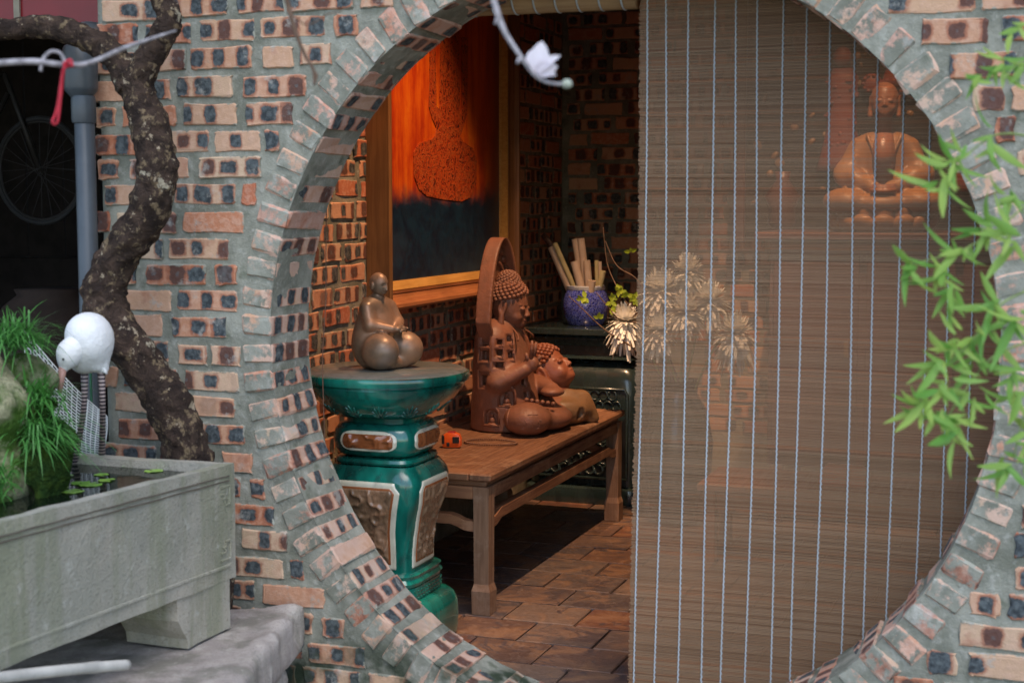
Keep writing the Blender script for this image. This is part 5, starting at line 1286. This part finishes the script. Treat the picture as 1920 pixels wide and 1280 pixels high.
for L, w in ((.032, .009), (.026, .008)):
    vs = []
    for i in range(6): q = i/5; ww = w*math.sin(PI*q**.8) if 0 < q < 1 else .0003; vs += [(L*q, -ww, -.004*q), (L*q, 0, 0), (L*q, ww, -.004*q)]
    SPM.append(mesh('leaf', vs, [q for i in range(5) for q in ((3*i, 3*i+3, 3*i+4, 3*i+1), (3*i+1, 3*i+4, 3*i+5, 3*i+2))], M_SPRIG, True))
sprig([FV+Vector((-.02, 0, .60)), (-0.612, 2.550, -0.253), (-0.703, 2.520, -0.193), (-0.772, 2.500, -0.136), (-0.852, 2.500, -0.064), (-0.907, 2.500, -0.017)], 'thin bare twig reaching left in front of the blue jar', [((-0.847, 2.500, -0.033), 5), ((-0.827, 2.500, -0.023), 4), ((-0.767, 2.500, -0.114), 4)])
sprig([FV+Vector((0, .01, .60)), (-0.602, 2.600, -0.125), (-0.652, 2.600, -0.066), (-0.708, 2.600, 0.017), (-0.759, 2.620, 0.112), (-0.775, 2.620, 0.208), (-0.783, 2.620, 0.289)], 'tall twig curving up beside the blind edge', [((-0.683, 2.600, 0.010), 6), ((-0.658, 2.600, -0.011), 6), ((-0.727, 2.600, -0.036), 4), ((-0.633, 2.600, -0.020), 4)])
sprig([FV+Vector((.01, .01, .60)), (-0.546, 2.620, -0.077), (-0.622, 2.620, 0.054), (-0.697, 2.620, 0.100), (-0.740, 2.640, 0.140), (-0.784, 2.660, 0.226)], 'second curved twig beside the blind edge', [((-0.655, 2.620, 0.180), 3), ((-0.737, 2.600, -0.075), 5), ((-0.623, 2.600, -0.029), 5)])
sprig([FV+Vector((.02, .0, .60)), (-0.523, 2.580, -0.169), (-0.678, 2.560, -0.124), (-0.740, 2.560, -0.065), (-0.796, 2.560, -0.002)], 'short twig with yellow green leaves left of the white flower', [((-0.728, 2.560, -0.043), 5), ((-0.691, 2.560, 0.008), 4)])
# ---- behind the blind: cabinet, seated figure on a lotus, carved screen
cb = thing('altar_cabinet', (.55, 3.15, FLOOR), 'dark reddish altar cabinet behind the hanging blind', 'cabinet')
b = MB(); b.box((.55, 3.12, .252), (1.36, .66, .035), None, .006); part('top', b, M_LACQ, cb)
b = MB(); b.box((.55, 3.14, -.28), (1.24, .56, 1.02), None, .004); part('carcass', b, M_LACQ, cb)
for x in (.14, .55, .96):
    b = MB(); b.box((x, 2.85, -.28), (.38, .022, .90), None, .006); d_ = part('door', b, M_LACQ, cb); b = MB(); b.box((x+.14, 2.834, -.25), (.02, .012, .07), None, .003); part('handle', b, M_GILT, d_)
for x in (-.03, 1.13):
    for y in (2.88, 3.40): b = MB(); b.box((x, y, (FLOOR-.79)/2-.0), (.06, .06, .268), None, .004); part('leg', b, M_LACQ, cb)
LB = Vector((.405, 3.02, .2705))
lt = thing('wooden_buddha', LB, 'honey coloured carved wooden seated figure on a lotus base seen through the blind', 'statue')
b = MB(True)
for row, (n, r, z, h, w) in enumerate(((13, .165, .035, .075, .050), (15, .205, .015, .055, .055))):
    for i in range(n):
        a = 2*PI*(i+.5*row)/n; b.ell(LB+Vector((r*math.cos(a), r*.8*math.sin(a), z+.02)), (.03, w, h), 10, 7, Matrix.Rotation(a, 3, 'Z') @ Matrix.Rotation(R(28+14*row), 3, 'Y'))
b.lathe(LB, [(.13, .0), (.17, .02), (.16, .06), (.15, .085)], 28); part('lotus_base', b, M_WOODB, lt)
def seated(P):
    d = s_ell(P, (-.04, 0, .20), (.16, .20, .22)); d = smin(d, s_ell(P, (-.04, 0, .42), (.14, .20, .20)), .08); d = smin(d, s_cap(P, (-.04, -.13, .53), (-.04, .13, .53), .075, .075), .08)
    for s in (-1, 1):
        a = s_cap(P, (-.04, s*.19, .50), (.02, s*.285, .28), .08, .085); a = smin(a, s_cap(P, (.02, s*.29, .30), (.20, s*.06, .19), .085, .05), .04); d = smin(d, a, .03)
        d = smin(d, s_ell(P, (.12, s*.26, .09), (.20, .19, .10), rotm('Z', s*25)), .02)
    d = smin(d, s_ell(P, (.18, 0, .075), (.15, .22, .075)), .03); d = smin(d, s_ell(P, (.24, 0, .17), (.05, .10, .035)), .02)
    ph = np.arctan2(P[..., 1], P[..., 0]+.1); d = d+.006*np.sin(ph*16+P[..., 2]*14)*np.clip(1-np.abs(P[..., 2]-.3)*2.5, 0, 1)
    return smax(d, -P[..., 2], .01)
WM = frame_m(LB+Vector((0, -.0, .085)), -84, .58); part('robe', xf(nets(seated, (-.35, -.6, -.02), (.45, .6, .72), .019), WM), M_WOODB, lt)
b = MB(True); b.tube([WM @ Vector((.10, 0, .60)), WM @ Vector((.115, 0, .45)), WM @ Vector((.13, 0, .34))], [.04, .055, .045], 14, .9); b.tube([WM @ Vector((-.02, 0, .58)), WM @ Vector((-.01, 0, .74))], [.036, .034], 14); part('chest', b, M_SKINB, lt)
for s in (-1, 1):
    b = MB(True)
    for k in range(4): b.tube([WM @ Vector((.22+.02*k, s*.09, .205-.012*k)), WM @ Vector((.27+.012*k, s*.02, .20-.012*k)), WM @ Vector((.265+.01*k, -s*.05, .195-.012*k))], [.010, .010, .007], 7)
    part('hand', b, M_SKINB, lt)
    b = MB(True); b.tube([WM @ Vector((.05+.08*t, s*(.13-.09*t), .60-.22*t)) for t in np.linspace(0, 1.1, 8)], .009, 7); part('lapel', b, M_WOODB, lt)
hd2 = nets(lambda P: bhead_sdf(P), (-.5, -.5, -.2), (.6, .5, 1.05), .03)
part('head', xf(hd2, frame_m(LB+Vector((0, -.02, .085+.415)), -84, .165)), M_SKINB, lt)
sc_ = thing('carved_screen', (.5, 3.60, .27), 'dark carved screen with red and gilt relief figures behind the wooden Buddha', 'screen')
b = MB(); b.box((.5, 3.62, 1.0), (1.7, .04, 1.55), None, .005); part('panel', b, M_DARK, sc_)
for x in (-.36, 1.36): b = MB(); b.box((x, 3.60, 1.0), (.06, .07, 1.6), None, .006); part('post', b, M_LACQ, sc_)
def robe(x, z0, z1, w, s_):
    b = MB(True); H = z1-z0; rs = []
    for t, k in ((0, 1.25), (.08, 1.1), (.35, .72), (.6, .70), (.75, .78), (.83, .45)): rs.append([(x+w*k*math.cos(a)*.5, 3.585+.05*k*math.sin(a), z0+H*t) for a in [2*PI*i/16 for i in range(16)]])
    b.rings(rs); b.ell((x, 3.565, z0+H*.92), (w*.22, .03, H*.085)); rr = random.Random(s_)
    for k in range(26): b.ell((x+rr.uniform(-.38, .38)*w, 3.545+rr.uniform(0, .02), z0+H*rr.uniform(.06, .76)), (rr.uniform(.006, .02), .012, rr.uniform(.006, .02)), 6, 5)
    part('relief_figure', b, M_REDREL, sc_)
robe(.14, .55, 1.15, .20, 1); robe(.80, .45, 1.15, .24, 2); robe(.45, .95, 1.45, .22, 3)
b = MB(True); rr = random.Random(4)
for k in range(70): b.ell((rr.uniform(-.3, 1.2), 3.595, rr.uniform(.35, 1.5)), (rr.uniform(.006, .03), .012, rr.uniform(.006, .03)), 7, 5, Matrix.Rotation(rr.uniform(0, 3), 3, 'Y'))
part('gilt_scrolls', b, M_GILT, sc_, kind='stuff')
for x, z, r in ((-.02, 1.19, .085), (.37, .93, .07), (.28, .97, .05)):
    b = MB(True); b.ell((x, 3.57, z), (r, .03, r), 16, 10)
    for i in range(10): b.ell((x+r*.75*math.cos(i*.63), 3.548, z+r*.75*math.sin(i*.63)), (r*.2, .015, r*.2), 6, 5)
    part('relief_rosette', b, M_REDREL, sc_)
lo = thing('side_table', (.38, 2.2, FLOOR), 'low reddish wooden table seen dimly through the lower part of the blind', 'table')
b = MB(); b.box((.38, 2.2, -.745), (1.15, .42, .03), None, .005); part('top', b, M_FRAME, lo)
for x in (-.15, .91):
    for y in (2.04, 2.36): b = MB(); b.box((x, y, -.91), (.05, .05, .297), None, .004); part('leg', b, M_FRAME, lo)
b = MB(); b.box((.38, 2.03, -.80), (1.0, .025, .07), None, .004); part('apron', b, M_FRAME, lo)
bx = thing('orange_box', (.37, 2.17, -.7295), 'small orange box of crumpled cloth on the low table behind the blind', 'box')
b = MB(); b.box((.37, 2.17, -.705), (.19, .14, .048), None, .006); part('box_body', b, M_ORANGE, bx)
v, f = nets(lambda P: s_ell(P, (.37, 2.17, -.672), (.085, .06, .026))+vnoise(P, 30, 9)*.010, (.26, 2.08, -.72), (.48, 2.26, -.62), .007); part('cloth', (v, f), M_ORANGE, bx)
b = MB(True); b.lathe((-.12, 3.45, .27), [(.05, 0), (.07, .03), (.06, .10), (.09, .16), (.03, .24), (.04, .28)], 20); o = part('incense_burner', b, M_LACQ); tag(o, 'small gilt burner standing at the left end of the altar cabinet', 'burner')
# ---- bamboo blind in the opening
BY = .292; BX0, BX1, BZ0, BZ1 = .010, 1.26, -1.045, 1.22
bl = thing('bamboo_blind', ((BX0+BX1)/2, BY, BZ0), 'see-through brown bamboo reed blind hanging over the right half of the moon gate', 'blind')
def sway(x, z): return BY+.010*math.sin(x*5.5+z*1.3)+.006*math.sin(z*4+x*2)-.02*max(0, -z)
V = []; F = []; tone = []; XS = np.linspace(BX0, BX1, 11); z = BZ0
rr = random.Random(3); band = 0
while z < BZ1:
    h = rr.uniform(.0022, .0029); t0 = .0013; band = .75*band+.25*rr.gauss(0, 1.2); tn = min(1, max(0, .5+.20*rr.gauss(0, 1)+.06*band)); jx0, jx1 = rr.uniform(-.003, .003), rr.uniform(-.003, .003); sl_ = rr.uniform(-.0004, .0004)
    bs = len(V)
    for i, x in enumerate(XS):
        x_ = x+(jx0 if i == 0 else jx1 if i == 10 else 0)-.010*max(0, -z)**1.5; y = sway(x, z); zz = z+sl_*(i/10-.5)
        V += [(x_, y-t0, zz), (x_, y+t0, zz), (x_, y+t0, zz+h), (x_, y-t0, zz+h)]
    for i in range(10):
        for k in range(4): F.append((bs+4*i+k, bs+4*i+(k+1) % 4, bs+4*i+4+(k+1) % 4, bs+4*i+4+k)); tone.append(tn)
    F.append((bs, bs+3, bs+2, bs+1)); F.append((bs+40, bs+41, bs+42, bs+43)); tone += [tn, tn]
    z += .0042
rd_ = part('reeds', (np.array(V), F), M_REED, bl, False, 'stuff')
at_ = rd_.data.attributes.new('tone', 'FLOAT', 'FACE'); at_.data.foreach_set('value', tone)
for k in range(19):
    x = .026+.0655*k+(.004 if k % 3 == 0 else -.002)
    if x > BX1-.01: break
    pts = []; rad = []; zz = BZ0; i = 0
    while zz < BZ1: pts.append((x+.0035*math.sin(zz*2.1+k*1.7)-.010*max(0, -zz)**1.5+.0011*(1 if i % 2 else -1), sway(x, zz)-.0028, zz)); rad.append(.0031 if i % 2 else .0023); zz += .0075; i += 1
    b = MB(True); b.tube(pts, rad, 6, .6); part('cord', b, M_CORD, bl)
b = MB(); b.box(((BX0+BX1)/2-.01, sway(.6, BZ0), BZ0-.012), (BX1-BX0, .012, .022), None, .004); part('bottom_rail', b, M_ROLL, bl)
rl = thing('rolled_blind', (-.25, .30, .98), 'rolled up bamboo blind at the top of the left half of the gate', 'blind')
RC = (.310, .998); rr0 = .043
b = MB(True)
for i in range(70):
    a = 2*PI*i/70; rad = rr0*(1+.03*math.sin(a*3)); b.tube([(-1.0, RC[0]+rad*math.cos(a), RC[1]+rad*math.sin(a)), (.0, RC[0]+rad*math.cos(a), RC[1]+rad*math.sin(a))], .0022, 5)
b.tube([(-1.0, RC[0], RC[1]), (.0, RC[0], RC[1])], rr0-.001, 24); rl_ = part('roll', b, M_ROLL, rl)
for k in range(15):
    x = -.96+.0655*k; b = MB(True); b.tube([(x+.008*i/30, RC[0]+(rr0+.0035)*math.cos(2*PI*i/30), RC[1]+(rr0+.0035)*math.sin(2*PI*i/30)) for i in range(31)], .0028, 6); part('cord', b, M_CORD, rl)
b = MB(); b.box((.15, .315, 1.30), (2.6, .03, .06), None, .004); o = part('blind_rail', b, M_TABLEX); tag(o, 'wooden rail above the gate from which both blinds hang', 'rail')
b = MB(True); b.tube(spline([(-.965, .30, .96), (-0.990, 0.300, 0.370), (-0.996, 0.300, 0.104), (-1.010, 0.300, -0.114), (-1.0, .30, -.5)], 6), .0016, 6); o = part('hanging_string', b, M_STRING); tag(o, 'thin brown blind string hanging inside the left edge of the gate', 'string')
# ---- ceiling spot lamps that light the room
def spot(name, loc, target, energy, size, blend, color, label, rad=.03):
    loc, target = Vector(loc), Vector(target); d = (target-loc).normalized()
    t = thing(name, (loc.x, loc.y, ZC+.01), label, 'lamp', 'ceiling spot lamps')
    b = MB(True, 40); n = d.orthogonal().normalized(); m = d.cross(n)
    def ring(q, r): return [q+(n*math.cos(a)+m*math.sin(a))*r for a in [2*PI*i/24 for i in range(24)]]
    b.rings([ring(loc-d*.17, .03), ring(loc-d*.15, .05), ring(loc+d*.02, .06), ring(loc+d*.02, .055), ring(loc-d*.10, .045)]); part('shade', b, M_LAMP, t)
    b = MB(True); b.tube([loc-d*.16, (loc.x, loc.y, ZC+.012)], .010, 8); part('stem', b, M_LAMP, t)
    l = bpy.data.lights.new('spot', 'SPOT'); l.energy = energy; l.spot_size = R(size); l.spot_blend = blend; l.color = color; l.shadow_soft_size = rad
    o = bpy.data.objects.new('spot_light', l); COL.objects.link(o); o.parent = t; o.location = loc+d*.01-ORG[t]; o.rotation_euler = (-d).to_track_quat('Z', 'Y').to_euler()
WARM = (1.0, .60, .34)
spot('spot_lamp', (.07, .95, 3.40), (-1.02, 1.55, -.30), 345, 40, .6, WARM, 'black ceiling spot lamp aimed at the low table')
spot('spot_lamp', (.50, 1.35, 3.40), (.40, 3.1, .45), 440, 32, .6, WARM, 'black ceiling spot lamp aimed at the wooden Buddha behind the blind')
spot('spot_lamp', (-.55, 1.4, 3.40), (-.64, 2.85, -.10), 330, 25, .9, WARM, 'black ceiling spot lamp aimed at the flowers and jar')
